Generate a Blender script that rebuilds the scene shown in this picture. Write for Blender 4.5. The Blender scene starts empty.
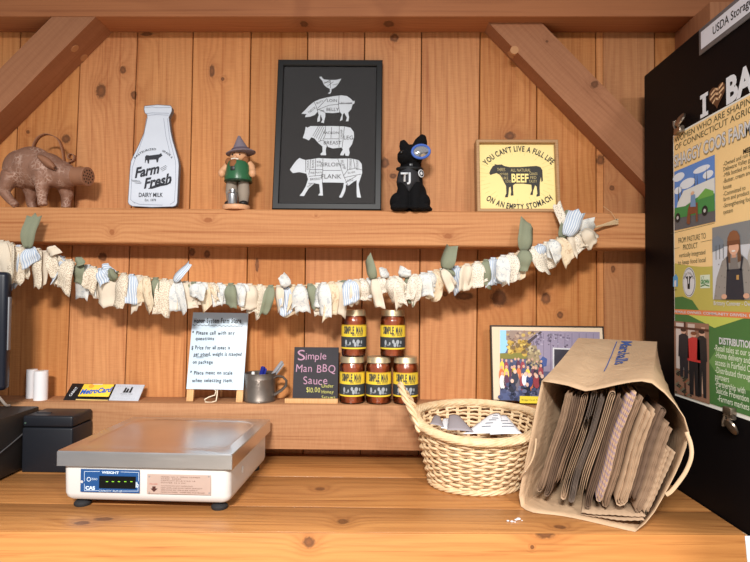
import bpy, bmesh, math, random
from mathutils import Vector, Matrix
random.seed(7)
SC = bpy.context.scene
COL = SC.collection
V = Vector
pi = math.pi

# ------------------------------------------------------------------ camera
CAM = V((0.0, 0.0, 0.418))
FPX = 563.0
YAW, PITCH, ROLL = math.radians(0.81), math.radians(1.53), math.radians(0.40)
_f = V((-math.sin(YAW) * math.cos(PITCH), math.cos(YAW) * math.cos(PITCH), math.sin(PITCH)))
_r = _f.cross(V((0, 0, 1))).normalized()
_u = _r.cross(_f).normalized()
RIGHT = _r * math.cos(ROLL) + _u * math.sin(ROLL)
UP = _u * math.cos(ROLL) - _r * math.sin(ROLL)
cam_d = bpy.data.cameras.new('camera')
cam_d.sensor_width = 36.0
cam_d.lens = FPX / 750.0 * 36.0
cam_d.clip_start = 0.05
cam = bpy.data.objects.new('camera', cam_d)
COL.objects.link(cam)
cam.matrix_world = Matrix(((RIGHT.x, UP.x, -_f.x, CAM.x), (RIGHT.y, UP.y, -_f.y, CAM.y),
                           (RIGHT.z, UP.z, -_f.z, CAM.z), (0, 0, 0, 1)))
SC.camera = cam

# ------------------------------------------------------------------ world, lamps, exposure
w = bpy.data.worlds.new('room_light')
SC.world = w
w.use_nodes = True
w.node_tree.nodes['Background'].inputs[0].default_value = (0.93, 0.96, 1.0, 1)
w.node_tree.nodes['Background'].inputs[1].default_value = 0.36


def area(name, loc, target, power, sx, sy, color=(1, 1, 1), spread=118):
    d = bpy.data.lights.new(name, 'AREA')
    d.shape = 'RECTANGLE'
    d.size, d.size_y, d.energy, d.color = sx, sy, power, color
    d.spread = math.radians(spread)
    o = bpy.data.objects.new(name, d)
    COL.objects.link(o)
    o.location = loc
    o.rotation_euler = (V(target) - V(loc)).to_track_quat('-Z', 'Y').to_euler()
    return o


area('ceiling_lamp', (-0.25, -1.22, 1.55), (-0.2, -0.42, 0.1), 80, 0.5, 0.2, (1.0, 0.97, 0.93))
area('ceiling_lamp', (1.06, -1.1, 1.58), (0.95, -0.40, 0.1), 26, 0.26, 0.2, (1.0, 0.97, 0.93))
SC.view_settings.view_transform = 'Standard'
SC.view_settings.look = 'None'
SC.view_settings.gamma = 1
SC.view_settings.use_curve_mapping = False
SC.view_settings.exposure = 0.0


# ------------------------------------------------------------------ picture-to-place helpers
def ray(px, py):
    return _f + RIGHT * ((px - 375.0) / FPX) - UP * ((py - 281.0) / FPX)


def P(px, py, Y):
    d = ray(px, py)
    return CAM + d * (Y / d.y)


def hit(px, py, o, n):
    d = ray(px, py)
    return CAM + d * ((o - CAM).dot(n) / d.dot(n))


# ------------------------------------------------------------------ materials
def srgb(r, g, b):
    f = lambda c: c / 12.92 if c <= 0.04045 else ((c + 0.055) / 1.055) ** 2.4
    return (f(r / 255.0), f(g / 255.0), f(b / 255.0), 1.0)


def newmat(name):
    m = bpy.data.materials.new(name)
    m.use_nodes = True
    nt = m.node_tree
    return m, nt, nt.nodes['Principled BSDF']


def N(nt, t, **k):
    n = nt.nodes.new(t)
    for a, b in k.items():
        setattr(n, a, b)
    return n


def math_n(nt, op, a, b=None, c=None, clamp=False):
    n = N(nt, 'ShaderNodeMath', operation=op, use_clamp=clamp)
    for i, x in enumerate((a, b, c)):
        if x is None:
            continue
        if isinstance(x, (int, float)):
            n.inputs[i].default_value = x
        else:
            nt.links.new(x, n.inputs[i])
    return n.outputs[0]


def vmath(nt, op, a, b):
    n = N(nt, 'ShaderNodeVectorMath', operation=op)
    for i, x in enumerate((a, b)):
        if x is None:
            continue
        if isinstance(x, (tuple, list, Vector)):
            n.inputs[i].default_value = tuple(x)
        else:
            nt.links.new(x, n.inputs[i])
    return n.outputs['Value'] if op in ('LENGTH', 'DOT_PRODUCT') else n.outputs[0]


def mixc(nt, fac, a, b, mode='MIX'):
    n = N(nt, 'ShaderNodeMix', data_type='RGBA', blend_type=mode)
    for s, x in ((0, fac), (6, a), (7, b)):
        if isinstance(x, (int, float, tuple)):
            n.inputs[s].default_value = x
        else:
            nt.links.new(x, n.inputs[s])
    return n.outputs[2]


def noise(nt, vec, scale, detail=3, rough=0.55, dist=0.0):
    n = N(nt, 'ShaderNodeTexNoise')
    n.inputs['Scale'].default_value = scale
    n.inputs['Detail'].default_value = detail
    n.inputs['Roughness'].default_value = rough
    n.inputs['Distortion'].default_value = dist
    nt.links.new(vec, n.inputs['Vector'])
    return n.outputs['Fac']


def bump(nt, bs, h, strength=0.3, dist=0.002):
    b = N(nt, 'ShaderNodeBump')
    b.inputs['Strength'].default_value = strength
    b.inputs['Distance'].default_value = dist
    nt.links.new(h, b.inputs['Height'])
    nt.links.new(b.outputs[0], bs.inputs['Normal'])


def plain(name, col, rough=0.6, metal=0.0, spec=0.35, coat=0.0, var=0.06, vscale=40.0, bmp=0.0, bscale=200.0):
    """A procedural one-colour surface with a little mottling."""
    m, nt, bs = newmat(name)
    tc = N(nt, 'ShaderNodeTexCoord').outputs['Object']
    f = noise(nt, tc, vscale, 3)
    lo = tuple(c * (1 - var) for c in col[:3]) + (1,)
    hi = tuple(min(1, c * (1 + var)) for c in col[:3]) + (1,)
    nt.links.new(mixc(nt, f, lo, hi), bs.inputs['Base Color'])
    bs.inputs['Roughness'].default_value = rough
    bs.inputs['Metallic'].default_value = metal
    bs.inputs['Specular IOR Level'].default_value = spec
    bs.inputs['Coat Weight'].default_value = coat
    if bmp:
        bump(nt, bs, noise(nt, tc, bscale, 4), bmp, 0.001)
    return m


def wood(name, light, dark, axis='Z', flat='Y', freq=260.0, knots=(), rough=0.62, rand=False, fine=0.5, contrast=1.0,
         knotcol=(0.095, 0.032, 0.010, 1), spec=0.3, off=(0, 0, 0), saw=0.0):
    """Sawn pine: stretched fibres, growth rings that bend round knots, per-board tint."""
    m, nt, bs = newmat(name)
    tc0 = N(nt, 'ShaderNodeTexCoord').outputs['Object']
    tc = vmath(nt, 'ADD', tc0, off)
    ax = 'XYZ'.index(axis)
    s1 = [7.0, 7.0, 7.0]; s1[ax] = 1.2
    s2 = [330.0, 330.0, 330.0]; s2[ax] = 9.0
    s3 = [40.0, 40.0, 40.0]; s3[ax] = 2.2
    bid = None
    if rand:
        a = N(nt, 'ShaderNodeAttribute', attribute_name='board')
        bid = a.outputs['Fac']
        jump = N(nt, 'ShaderNodeCombineXYZ')
        for i in range(3):
            nt.links.new(math_n(nt, 'MULTIPLY', bid, 17.3 + 5 * i), jump.inputs[i])
        gr = vmath(nt, 'ADD', tc, jump.outputs[0])
    else:
        gr = tc
    low = noise(nt, vmath(nt, 'MULTIPLY', gr, s1), 1.0, 2, 0.5, 0.6)
    mid = noise(nt, vmath(nt, 'MULTIPLY', gr, s3), 1.0, 3)
    fib = noise(nt, vmath(nt, 'MULTIPLY', gr, s2), 1.0, 3, 0.6)
    d = None
    mask = [1.0, 1.0, 1.0]; mask['XYZ'.index(flat)] = 0.0
    for (p, rx, rz) in knots:
        df = vmath(nt, 'SUBTRACT', tc0, p)
        sc = [0, 0, 0]
        oth = [i for i in range(3) if mask[i]]
        sc[oth[0]] = 1.0 / rx; sc[oth[1]] = 1.0 / rz
        ln = vmath(nt, 'LENGTH', vmath(nt, 'MULTIPLY', df, sc), None)
        d = ln if d is None else math_n(nt, 'SMOOTH_MIN', d, ln, 0.4)
    sep = N(nt, 'ShaderNodeSeparateXYZ')
    nt.links.new(gr, sep.inputs[0])
    cross = sep.outputs[[i for i in range(3) if i != ax and mask[i]][0]]
    ph = math_n(nt, 'MULTIPLY_ADD', cross, freq * 2.2, math_n(nt, 'MULTIPLY', low, 40.0))
    ph = math_n(nt, 'MULTIPLY_ADD', mid, 3.0, ph)
    if d is not None:
        bend = math_n(nt, 'POWER', 2.718, math_n(nt, 'MULTIPLY', d, -0.8))
        ph = math_n(nt, 'MULTIPLY_ADD', bend, 26.0, ph)
    ring = math_n(nt, 'MULTIPLY_ADD', math_n(nt, 'SINE', ph), 0.5, 0.5)
    ring = math_n(nt, 'POWER', ring, 1.6)
    t = math_n(nt, 'MULTIPLY', ring, 0.15 * contrast)
    t = math_n(nt, 'MULTIPLY_ADD', fib, fine * 0.6 * contrast, t)
    t = math_n(nt, 'MULTIPLY_ADD', low, 0.5 * contrast, t)
    t = math_n(nt, 'MULTIPLY_ADD', mid, 0.35 * contrast, t)
    t = math_n(nt, 'SUBTRACT', t, 0.30 * contrast, clamp=True)
    s5 = [150.0, 150.0, 150.0]; s5[ax] = 1.6
    stk = N(nt, 'ShaderNodeMapRange', interpolation_type='SMOOTHSTEP')
    nt.links.new(noise(nt, vmath(nt, 'MULTIPLY', gr, s5), 1.0, 4, 0.6, 0.3), stk.inputs[0])
    stk.inputs[1].default_value = 0.52; stk.inputs[2].default_value = 0.72
    t = math_n(nt, 'MULTIPLY_ADD', stk.outputs[0], 0.34 * contrast, t)
    if saw:
        s4 = [30.0, 30.0, 30.0]; s4[ax] = 420.0
        t = math_n(nt, 'MULTIPLY_ADD', math_n(nt, 'SUBTRACT', noise(nt, vmath(nt, 'MULTIPLY', gr, s4), 1.0, 2), 0.5), saw, t, clamp=True)
    c = mixc(nt, t, light, dark)
    if rand:
        tn = N(nt, 'ShaderNodeAttribute', attribute_name='tint')
        hv = N(nt, 'ShaderNodeHueSaturation')
        nt.links.new(c, hv.inputs['Color'])
        nt.links.new(tn.outputs['Fac'], hv.inputs['Value'])
        wn2 = N(nt, 'ShaderNodeTexWhiteNoise', noise_dimensions='1D')
        nt.links.new(math_n(nt, 'ADD', bid, 5.5), wn2.inputs['W'])
        nt.links.new(math_n(nt, 'MULTIPLY_ADD', wn2.outputs[0], 0.08, 0.97), hv.inputs['Saturation'])
        c = hv.outputs[0]
    if d is not None:
        dn = math_n(nt, 'MULTIPLY_ADD', math_n(nt, 'SUBTRACT', noise(nt, tc0, 160.0, 2), 0.5), 0.7, d)
        mr = N(nt, 'ShaderNodeMapRange', interpolation_type='SMOOTHSTEP')
        nt.links.new(dn, mr.inputs[0])
        mr.inputs[1].default_value = 0.6; mr.inputs[2].default_value = 1.1
        mr.inputs[3].default_value = 1.0; mr.inputs[4].default_value = 0.0
        halo = N(nt, 'ShaderNodeMapRange', interpolation_type='SMOOTHSTEP')
        nt.links.new(dn, halo.inputs[0])
        halo.inputs[1].default_value = 1.1; halo.inputs[2].default_value = 3.2
        halo.inputs[3].default_value = 0.3; halo.inputs[4].default_value = 0.0
        c = mixc(nt, halo.outputs[0], c, dark)
        core = N(nt, 'ShaderNodeMapRange')
        nt.links.new(dn, core.inputs[0])
        core.inputs[1].default_value = 0.1; core.inputs[2].default_value = 0.7
        kc = mixc(nt, core.outputs[0], tuple(0.55 * a + 0.45 * b for a, b in zip(knotcol, dark)), knotcol)
        c = mixc(nt, math_n(nt, 'MULTIPLY', mr.outputs[0], 0.88), c, kc)
    nt.links.new(c, bs.inputs['Base Color'])
    bs.inputs['Roughness'].default_value = rough
    bs.inputs['Specular IOR Level'].default_value = spec
    bump(nt, bs, math_n(nt, 'MULTIPLY_ADD', fib, 1.0, math_n(nt, 'MULTIPLY', ring, 0.3)), 0.25, 0.0012)
    return m


def fabric(name, base, kind='plain', ink=(0.2, 0.1, 0.05, 1), scale=170.0, thr=0.32):
    m, nt, bs = newmat(name)
    tc = N(nt, 'ShaderNodeTexCoord').outputs['UV']
    c = base
    if kind == 'dots':
        v = N(nt, 'ShaderNodeTexVoronoi', voronoi_dimensions='2D')
        v.inputs['Scale'].default_value = scale
        nt.links.new(tc, v.inputs['Vector'])
        f = math_n(nt, 'LESS_THAN', v.outputs['Distance'], thr)
        c = mixc(nt, math_n(nt, 'MULTIPLY', f, 0.5), base, ink)
    elif kind == 'stripes':
        wv = N(nt, 'ShaderNodeTexWave', wave_type='BANDS', bands_direction='X')
        wv.inputs['Scale'].default_value = scale
        wv.inputs['Distortion'].default_value = 1.5
        nt.links.new(tc, wv.inputs['Vector'])
        c = mixc(nt, math_n(nt, 'MULTIPLY', math_n(nt, 'GREATER_THAN', wv.outputs['Fac'], 0.62), 0.6), base, ink)
    elif kind == 'floral':
        f = noise(nt, tc, scale, 4, 0.7, 1.0)
        c = mixc(nt, math_n(nt, 'MULTIPLY', math_n(nt, 'GREATER_THAN', f, 0.56), 0.5), base, ink)
    if isinstance(c, tuple):
        c = mixc(nt, noise(nt, tc, 300.0, 2), tuple(x * 0.85 for x in base[:3]) + (1,), base)
    nt.links.new(c, bs.inputs['Base Color'])
    bs.inputs['Roughness'].default_value = 0.9
    bs.inputs['Specular IOR Level'].default_value = 0.15
    return m


def clear_glass(name):
    m, nt, bs = newmat(name)
    tr = N(nt, 'ShaderNodeBsdfTransparent')
    gl = N(nt, 'ShaderNodeBsdfGlossy')
    gl.inputs['Roughness'].default_value = 0.03
    fr = N(nt, 'ShaderNodeFresnel')
    fr.inputs[0].default_value = 1.45
    mx = N(nt, 'ShaderNodeMixShader')
    nt.links.new(fr.outputs[0], mx.inputs[0])
    nt.links.new(tr.outputs[0], mx.inputs[1])
    nt.links.new(gl.outputs[0], mx.inputs[2])
    nt.links.new(mx.outputs[0], nt.nodes['Material Output'].inputs[0])
    return m


_inks = {}


def ink(r, g, b, rough=0.6):
    k = (r, g, b, rough)
    if k not in _inks:
        _inks[k] = plain('ink_%d_%d_%d' % (r, g, b), srgb(r, g, b), rough, var=0.03)
    return _inks[k]


# ------------------------------------------------------------------ mesh builder
ORI = {}
_glyphs = {}


def glyph(s, bold):
    k = (s, bold)
    if k not in _glyphs:
        c = bpy.data.curves.new('txt', 'FONT')
        c.body = s; c.offset = bold; c.resolution_u = 3; c.fill_mode = 'FRONT'
        o = bpy.data.objects.new('txt', c)
        COL.objects.link(o)
        bpy.context.view_layer.update()
        me = bpy.data.meshes.new_from_object(o.evaluated_get(bpy.context.evaluated_depsgraph_get()))
        vs = [(q.co.x, q.co.y) for q in me.vertices]
        fs = [tuple(p.vertices) for p in me.polygons]
        bpy.data.objects.remove(o); bpy.data.curves.remove(c); bpy.data.meshes.remove(me)
        _glyphs[k] = (vs, fs)
    return _glyphs[k]


class MB:
    def __init__(self):
        self.v, self.f, self.m, self.mats, self.uv = [], [], [], [], {}

    def mi(self, mat):
        if mat not in self.mats:
            self.mats.append(mat)
        return self.mats.index(mat)

    def add(self, vs, fs, mat, M=None):
        b = len(self.v)
        for p in vs:
            p = V(p)
            self.v.append(M @ p if M else p)
        k = self.mi(mat)
        for f in fs:
            self.f.append(tuple(b + i for i in f)); self.m.append(k)
        return b

    def rbox(self, lo, hi, r, mat, M=None, seg=2):
        lo, hi = V(lo), V(hi)
        if r <= 0:
            vs = [(x, y, z) for x in (lo.x, hi.x) for y in (lo.y, hi.y) for z in (lo.z, hi.z)]
            self.add(vs, [(0, 1, 3, 2), (4, 6, 7, 5), (0, 4, 5, 1), (2, 3, 7, 6), (0, 2, 6, 4), (1, 5, 7, 3)], mat, M)
            return self
        bm = bmesh.new()
        bmesh.ops.create_cube(bm, size=1.0)
        for q in bm.verts:
            q.co = V(((lo[i] + hi[i]) / 2 + q.co[i] * (hi[i] - lo[i]) for i in range(3)))
        bmesh.ops.bevel(bm, geom=list(bm.edges), offset=r, segments=seg, affect='EDGES', profile=0.5)
        bm.verts.index_update()
        self.add([q.co.copy() for q in bm.verts], [tuple(q.index for q in f.verts) for f in bm.faces], mat, M)
        bm.free()
        return self

    def prism(self, pts, a, b, mat, M=None, bev=0.0, bmat=None):
        """Outline (2-D, counter-clockwise in x,z seen from -y) pushed from y=a to y=b."""
        n = len(pts)
        vs = [(p[0], a, p[1]) for p in pts] + [(p[0], b, p[1]) for p in pts]
        fs = [tuple(range(n)), tuple(range(2 * n - 1, n - 1, -1))]
        self.add(vs, fs, mat, M)
        self.add(vs, [(i, n + i, n + (i + 1) % n, (i + 1) % n) for i in range(n)], bmat or mat, M)
        return self

    def lathe(self, prof, mat, c=(0, 0, 0), n=32, M=None, sx=1.0, sy=1.0):
        c = V(c)
        vs, fs = [], []
        for (r, z) in prof:
            for k in range(n):
                a = 2 * pi * k / n
                vs.append(c + V((r * math.cos(a) * sx, r * math.sin(a) * sy, z)))
        for i in range(len(prof) - 1):
            for k in range(n):
                fs.append((i * n + k, i * n + (k + 1) % n, (i + 1) * n + (k + 1) % n, (i + 1) * n + k))
        fs.append(tuple(range(n - 1, -1, -1)))
        fs.append(tuple((len(prof) - 1) * n + k for k in range(n)))
        self.add(vs, fs, mat, M)
        return self

    def ball(self, c, r, mat, M=None, n=20, k=12):
        c = V(c)
        r = V(r) if not isinstance(r, (int, float)) else V((r, r, r))
        vs, fs = [c - V((0, 0, r.z))], []
        for i in range(1, k):
            t = pi * i / k
            for j in range(n):
                a = 2 * pi * j / n
                vs.append(c + V((r.x * math.sin(t) * math.cos(a), r.y * math.sin(t) * math.sin(a), -r.z * math.cos(t))))
        vs.append(c + V((0, 0, r.z)))
        for j in range(n):
            fs.append((0, 1 + (j + 1) % n, 1 + j))
            e = 1 + (k - 2) * n
            fs.append((e + j, e + (j + 1) % n, len(vs) - 1))
        for i in range(k - 2):
            for j in range(n):
                a = 1 + i * n
                fs.append((a + j, a + (j + 1) % n, a + n + (j + 1) % n, a + n + j))
        self.add(vs, fs, mat, M)
        return self

    def tube(self, pts, r, mat, n=8, closed=False, flat=1.0, ref=None):
        pts = [V(p) for p in pts]
        L = len(pts)
        rr = r if isinstance(r, (list, tuple)) else [r] * L
        vs, fs = [], []
        prev = ref or V((0.13, 0.2, 0.97))
        for i, p in enumerate(pts):
            if closed:
                t = (pts[(i + 1) % L] - pts[i - 1])
            else:
                t = pts[min(i + 1, L - 1)] - pts[max(i - 1, 0)]
            t.normalize()
            s = t.cross(prev)
            if s.length < 1e-6:
                s = t.cross(V((1, 0, 0)))
            s.normalize()
            q = s.cross(t).normalized()
            if ref is None:
                prev = q
            for k in range(n):
                a = 2 * pi * k / n
                vs.append(p + (s * math.cos(a) * flat + q * math.sin(a)) * rr[i])
        R = L if closed else L - 1
        for i in range(R):
            for k in range(n):
                j = (i + 1) % L
                fs.append((i * n + k, i * n + (k + 1) % n, j * n + (k + 1) % n, j * n + k))
        if not closed:
            fs.append(tuple(range(n - 1, -1, -1)))
            fs.append(tuple((L - 1) * n + k for k in range(n)))
        self.add(vs, fs, mat)
        return self

    def grid(self, fn, nu, nv, mat, uvs=None):
        b = len(self.v)
        k = self.mi(mat)
        for i in range(nu + 1):
            for j in range(nv + 1):
                self.v.append(V(fn(i / nu, j / nv)))
                if uvs:
                    self.uv[len(self.v) - 1] = uvs(i / nu, j / nv)
        for i in range(nu):
            for j in range(nv):
                a = b + i * (nv + 1) + j
                self.f.append((a, a + nv + 1, a + nv + 2, a + 1)); self.m.append(k)
        return self

    def build(self, name, parent=None, origin=None, angle=40, solid=0.0, sub=0, remesh=0.0, smooth_it=0, off=0.0):
        o0 = V(origin) if origin is not None else (ORI[parent.name] if parent else V((0, 0, 0)))
        me = bpy.data.meshes.new(name)
        me.from_pydata([p - o0 for p in self.v], [], self.f)
        for mt in self.mats:
            me.materials.append(mt)
        me.polygons.foreach_set('material_index', self.m)
        if self.uv:
            ul = me.uv_layers.new(name='UVMap')
            for lp in me.loops:
                if lp.vertex_index in self.uv:
                    ul.data[lp.index].uv = self.uv[lp.vertex_index]
        me.shade_smooth()
        me.set_sharp_from_angle(angle=math.radians(angle))
        me.update()
        o = bpy.data.objects.new(name, me)
        COL.objects.link(o)
        ORI[o.name] = o0.copy()
        if parent:
            o.parent = parent
        else:
            o.location = o0
        if remesh:
            md = o.modifiers.new('remesh', 'REMESH'); md.mode = 'VOXEL'; md.voxel_size = remesh; md.use_smooth_shade = True
        if smooth_it:
            md = o.modifiers.new('smooth', 'SMOOTH'); md.iterations = smooth_it; md.factor = 0.5
        if solid:
            md = o.modifiers.new('solid', 'SOLIDIFY'); md.thickness = solid; md.offset = off
        if sub:
            md = o.modifiers.new('sub', 'SUBSURF'); md.levels = sub; md.render_levels = sub
        return o


def tag(o, label=None, cat=None, group=None, kind=None):
    if label: o['label'] = label
    if cat: o['category'] = cat
    if group: o['group'] = group
    if kind: o['kind'] = kind
    return o


def thing(name, label, cat, loc, group=None):
    o = bpy.data.objects.new(name, None)
    o.empty_display_size = 0.05
    COL.objects.link(o)
    o.location = loc
    ORI[o.name] = V(loc)
    return tag(o, label, cat, group)


def copy_tree(o, loc):
    c = o.copy(); COL.objects.link(c); c.location = loc
    for ch in list(o.children):
        d = ch.copy(); COL.objects.link(d); d.parent = c
        for g in list(ch.children):
            e = g.copy(); COL.objects.link(e); e.parent = d
    return c


class Sheet:
    """A flat printed face: origin, across (U), up (V), towards the viewer (N)."""

    def __init__(self, o, u, v):
        self.o, self.u = V(o), V(u).normalized()
        self.n = self.u.cross(V(v)).normalized()
        self.v = self.n.cross(self.u).normalized()
        self.mb = MB()
        self.step = 0.00025
        self.wrap = None

    def hit(self, px, py):
        q = hit(px, py, self.o, self.n) - self.o
        return (q.dot(self.u), q.dot(self.v))

    def at(self, a, b, layer=0):
        if self.wrap:
            return self.wrap(a, b, layer * self.step)
        return self.o + self.u * a + self.v * b + self.n * (layer * self.step)

    def poly(self, pts, mat, layer=1):
        ar = sum(pts[i - 1][0] * pts[i][1] - pts[i][0] * pts[i - 1][1] for i in range(len(pts)))
        if ar < 0:
            pts = pts[::-1]
        self.mb.add([self.at(a, b, layer) for a, b in pts], [tuple(range(len(pts)))], mat)

    def px(self, pts, mat, layer=1):
        self.poly([self.hit(*p) for p in pts], mat, layer)

    def rect(self, a0, b0, a1, b1, mat, layer=1, na=1):
        for i in range(na):
            x0, x1 = a0 + (a1 - a0) * i / na, a0 + (a1 - a0) * (i + 1) / na
            self.poly([(x0, b0), (x1, b0), (x1, b1), (x0, b1)], mat, layer)

    def oval(self, a, b, ra, rb, mat, layer=1, n=20, rot=0.0):
        c, s = math.cos(rot), math.sin(rot)
        self.poly([(a + ra * math.cos(t) * c - rb * math.sin(t) * s, b + ra * math.cos(t) * s + rb * math.sin(t) * c)
                   for t in (2 * pi * i / n for i in range(n))], mat, layer)

    def stroke(self, pts, wd, mat, layer=2):
        for (p, q) in zip(pts, pts[1:]):
            d = V((q[0] - p[0], q[1] - p[1]))
            if d.length < 1e-7: continue
            d.normalize()
            e = V((-d.y, d.x)) * wd / 2
            p2, q2 = V(p) - d * wd * 0.25, V(q) + d * wd * 0.25
            self.poly([tuple(p2 - e), tuple(q2 - e), tuple(q2 + e), tuple(p2 + e)], mat, layer)

    def pxstroke(self, pts, wd, mat, layer=2):
        self.stroke([self.hit(*p) for p in pts], wd, mat, layer)

    def text(self, s, a, b, h, mat, layer=3, wd=None, align='C', rot=0.0, bold=0.0, shear=0.0, aspect=1.0):
        """Lettering whose capitals are h tall; b is the middle of the capitals."""
        vs, fs = glyph(s, bold)
        if not vs: return 0
        k = h / 0.70
        x0, x1 = min(p[0] for p in vs), max(p[0] for p in vs)
        kx = k * aspect if wd is None else wd / (x1 - x0)
        W = (x1 - x0) * kx
        sx = {'C': -W / 2, 'L': 0.0, 'R': -W}[align]
        c, sn = math.cos(rot), math.sin(rot)
        out = []
        for (x, y) in vs:
            X = (x - x0) * kx + sx + shear * (y * k)
            Y = y * k - h / 2
            out.append(self.at(a + X * c - Y * sn, b + X * sn + Y * c, layer))
        self.mb.add(out, fs, mat)
        return W

    def pxtext(self, s, px, py, hpx, mat, layer=3, wpx=None, **kw):
        a, b = self.hit(px, py)
        a2, b2 = self.hit(px, py - hpx)
        wd = None
        if wpx:
            wd = abs(self.hit(px + wpx / 2, py)[0] - self.hit(px - wpx / 2, py)[0])
        return self.text(s, a, b, math.hypot(b2 - b, a2 - a), mat, layer, wd, **kw)

    def hand(self, s, a, b, h, mat, layer=3, wd=None, jit=0.12, rnd=None, bold=0.0, rot=0.0):
        """Hand lettering: one letter at a time, a little uneven."""
        rnd = rnd or random.Random(hash(s) % 1000 if False else sum(map(ord, s)))
        adv = []
        x = 0.0
        for ch in s:
            if ch == ' ':
                adv.append((ch, x)); x += 0.42; continue
            vs, fs = glyph(ch, bold)
            wch = max(p[0] for p in vs) - min(p[0] for p in vs)
            adv.append((ch, x)); x += wch + 0.11
        k = (wd / x) if wd else h / 0.7
        for ch, xx in adv:
            if ch == ' ': continue
            aa = xx * k
            bb = rnd.uniform(-jit, jit) * h * 0.6
            vs, fs = glyph(ch, bold)
            x0 = min(p[0] for p in vs)
            r = rnd.uniform(-jit, jit) * 0.8
            kk = h / 0.7
            out = []
            for (gx, gy) in vs:
                X = (gx - x0) * k; Y = gy * kk - h / 2
                X, Y = X * math.cos(r) - Y * math.sin(r), X * math.sin(r) + Y * math.cos(r)
                X, Y = X + aa, Y + bb
                out.append(self.at(a + X * math.cos(rot) - Y * math.sin(rot), b + X * math.sin(rot) + Y * math.cos(rot), layer))
            self.mb.add(out, fs, mat)

    def arc_text(self, s, ca, cb, R, ang0, ang1, h, mat, layer=3, bold=0.0, inside=False):
        """Letters spread along an arc from ang0 to ang1 (radians)."""
        ws = []
        for ch in s:
            if ch == ' ': ws.append(0.35)
            else:
                vs, _ = glyph(ch, bold)
                ws.append(max(p[0] for p in vs) - min(p[0] for p in vs) + 0.1)
        tot = sum(ws); acc = 0
        for ch, wch in zip(s, ws):
            t = ang0 + (ang1 - ang0) * (acc + wch / 2) / tot
            acc += wch
            if ch == ' ': continue
            rot = t + (pi / 2 if inside else -pi / 2)
            arc = abs(ang1 - ang0) * R / tot
            self.text(ch, ca + R * math.cos(t), cb + R * math.sin(t), h, mat, layer, wd=arc * (wch - 0.1), rot=rot, bold=bold)

# ------------------------------------------------------------------ the room
WY, BY = 1.5, 1.411            # face of the wall boards, face of the timbers
L_PINE, D_PINE = srgb(214, 152, 98), srgb(164, 98, 54)


def wk(px, py, rx, rz, Y=WY):
    s = Y / FPX
    return (P(px, py, Y), rx * s, rz * s)


knots = [wk(*k) for k in [
    (101, 91, 6, 8.5), (123, 70, 3.5, 4.5), (134, 95, 3.5, 5), (212, 71, 3.2, 7), (222.6, 79, 2, 2.2), (66, 139, 5, 5), (28, 132, 2, 2),
    (394.5, 38, 5, 5), (384.8, 163, 5, 6), (510, 136, 6, 5), (600.5, 160, 4.5, 6), (612, 188, 3, 3), (393, 176, 4, 3),
    (499, 298, 9, 10), (545.8, 298.5, 5.5, 6.5), (560, 315, 3.5, 4), (464, 296, 11, 4.5), (613, 269, 2.5, 4), (102.7, 257, 5, 5),
    (192, 252, 3.5, 4.5), (207, 254, 3.5, 4.5), (543, 168, 2, 2), (147, 34, 7, 2.2), (257, 265, 2, 8), (445, 294, 3, 3)]]
M_board = wood('pine_boards', L_PINE, D_PINE, 'Z', 'Y', 150.0, knots, 0.6, rand=True, fine=0.7, contrast=1.2, saw=0.45)

seams_up = [-38, 19.5, 80, 136.5, 192.5, 250.5, 307.5, 364.5, 421.5, 480, 537, 596, 655, 714, 773]
seams_lo = [-52, 10, 68.5, 126.5, 187, 246, 304.5, 361.5, 419.5, 477, 536.5, 597, 656, 714, 772]
wall = MB()
faceid, tints = [], []
TINT = [1.05, 1.0, 1.13, 1.05, 1.10, 0.95, 1.08, 1.02, 0.98, 0.93, 0.95, 0.84, 0.9, 0.9]
for i in range(len(seams_up) - 1):
    def at(x0, x1, z):        # a point on the line through the two sightings of a seam
        a, b = P(x0, 60, WY), P(x1, 330, WY)
        t = (z - b.z) / (a.z - b.z)
        return b.x + (a.x - b.x) * t
    g = 0.0012
    zt, zb = 1.75, -0.95
    xa0, xb0 = at(seams_up[i], seams_lo[i], zb) + g, at(seams_up[i + 1], seams_lo[i + 1], zb) - g
    xa1, xb1 = at(seams_up[i], seams_lo[i], zt) + g, at(seams_up[i + 1], seams_lo[i + 1], zt) - g
    strips = [(0.0, 1.0, i + 1.0)]
    if i == 11: strips = [(0.0, 0.115, 30.7), (0.12, 1.0, 12.0)]
    for (s0, s1, bid) in strips:
        pr = [(xa0 + (xb0 - xa0) * s0, zb), (xa0 + (xb0 - xa0) * s1, zb), (xa1 + (xb1 - xa1) * s1, zt), (xa1 + (xb1 - xa1) * s0, zt)]
        e = 0.0016
        fr = [(pr[0][0] + e, zb), (pr[1][0] - e, zb), (pr[2][0] - e, zt), (pr[3][0] + e, zt)]
        vs = [(p[0], WY, p[1]) for p in fr] + [(p[0], WY + e, p[1]) for p in pr] + [(p[0], WY + 0.02, p[1]) for p in pr]
        fs = [(0, 1, 2, 3)] + [(a, a + 4, (a + 1) % 4 + 4, (a + 1) % 4) for a in range(4)] + [(a + 4, a + 8, (a + 1) % 4 + 8, (a + 1) % 4 + 4) for a in range(4)]
        wall.add(vs, fs, M_board)
        faceid += [bid] * len(fs)
        tints += [1.06 if bid > 30 else TINT[i]] * len(fs)
dk = plain('wall_backing', srgb(40, 24, 14), 0.9)
wall.rbox((-1.6, WY + 0.021, -0.95), (1.5, WY + 0.06, 1.75), 0, dk)
faceid += [0.0] * 6
tints += [1.0] * 6
wo = wall.build('wall_back', angle=20)
at_ = wo.data.attributes.new('board', 'FLOAT', 'FACE')
at_.data.foreach_set('value', faceid)
at2_ = wo.data.attributes.new('tint', 'FLOAT', 'FACE')
at2_.data.foreach_set('value', tints)
tag(wo, kind='structure')

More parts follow.
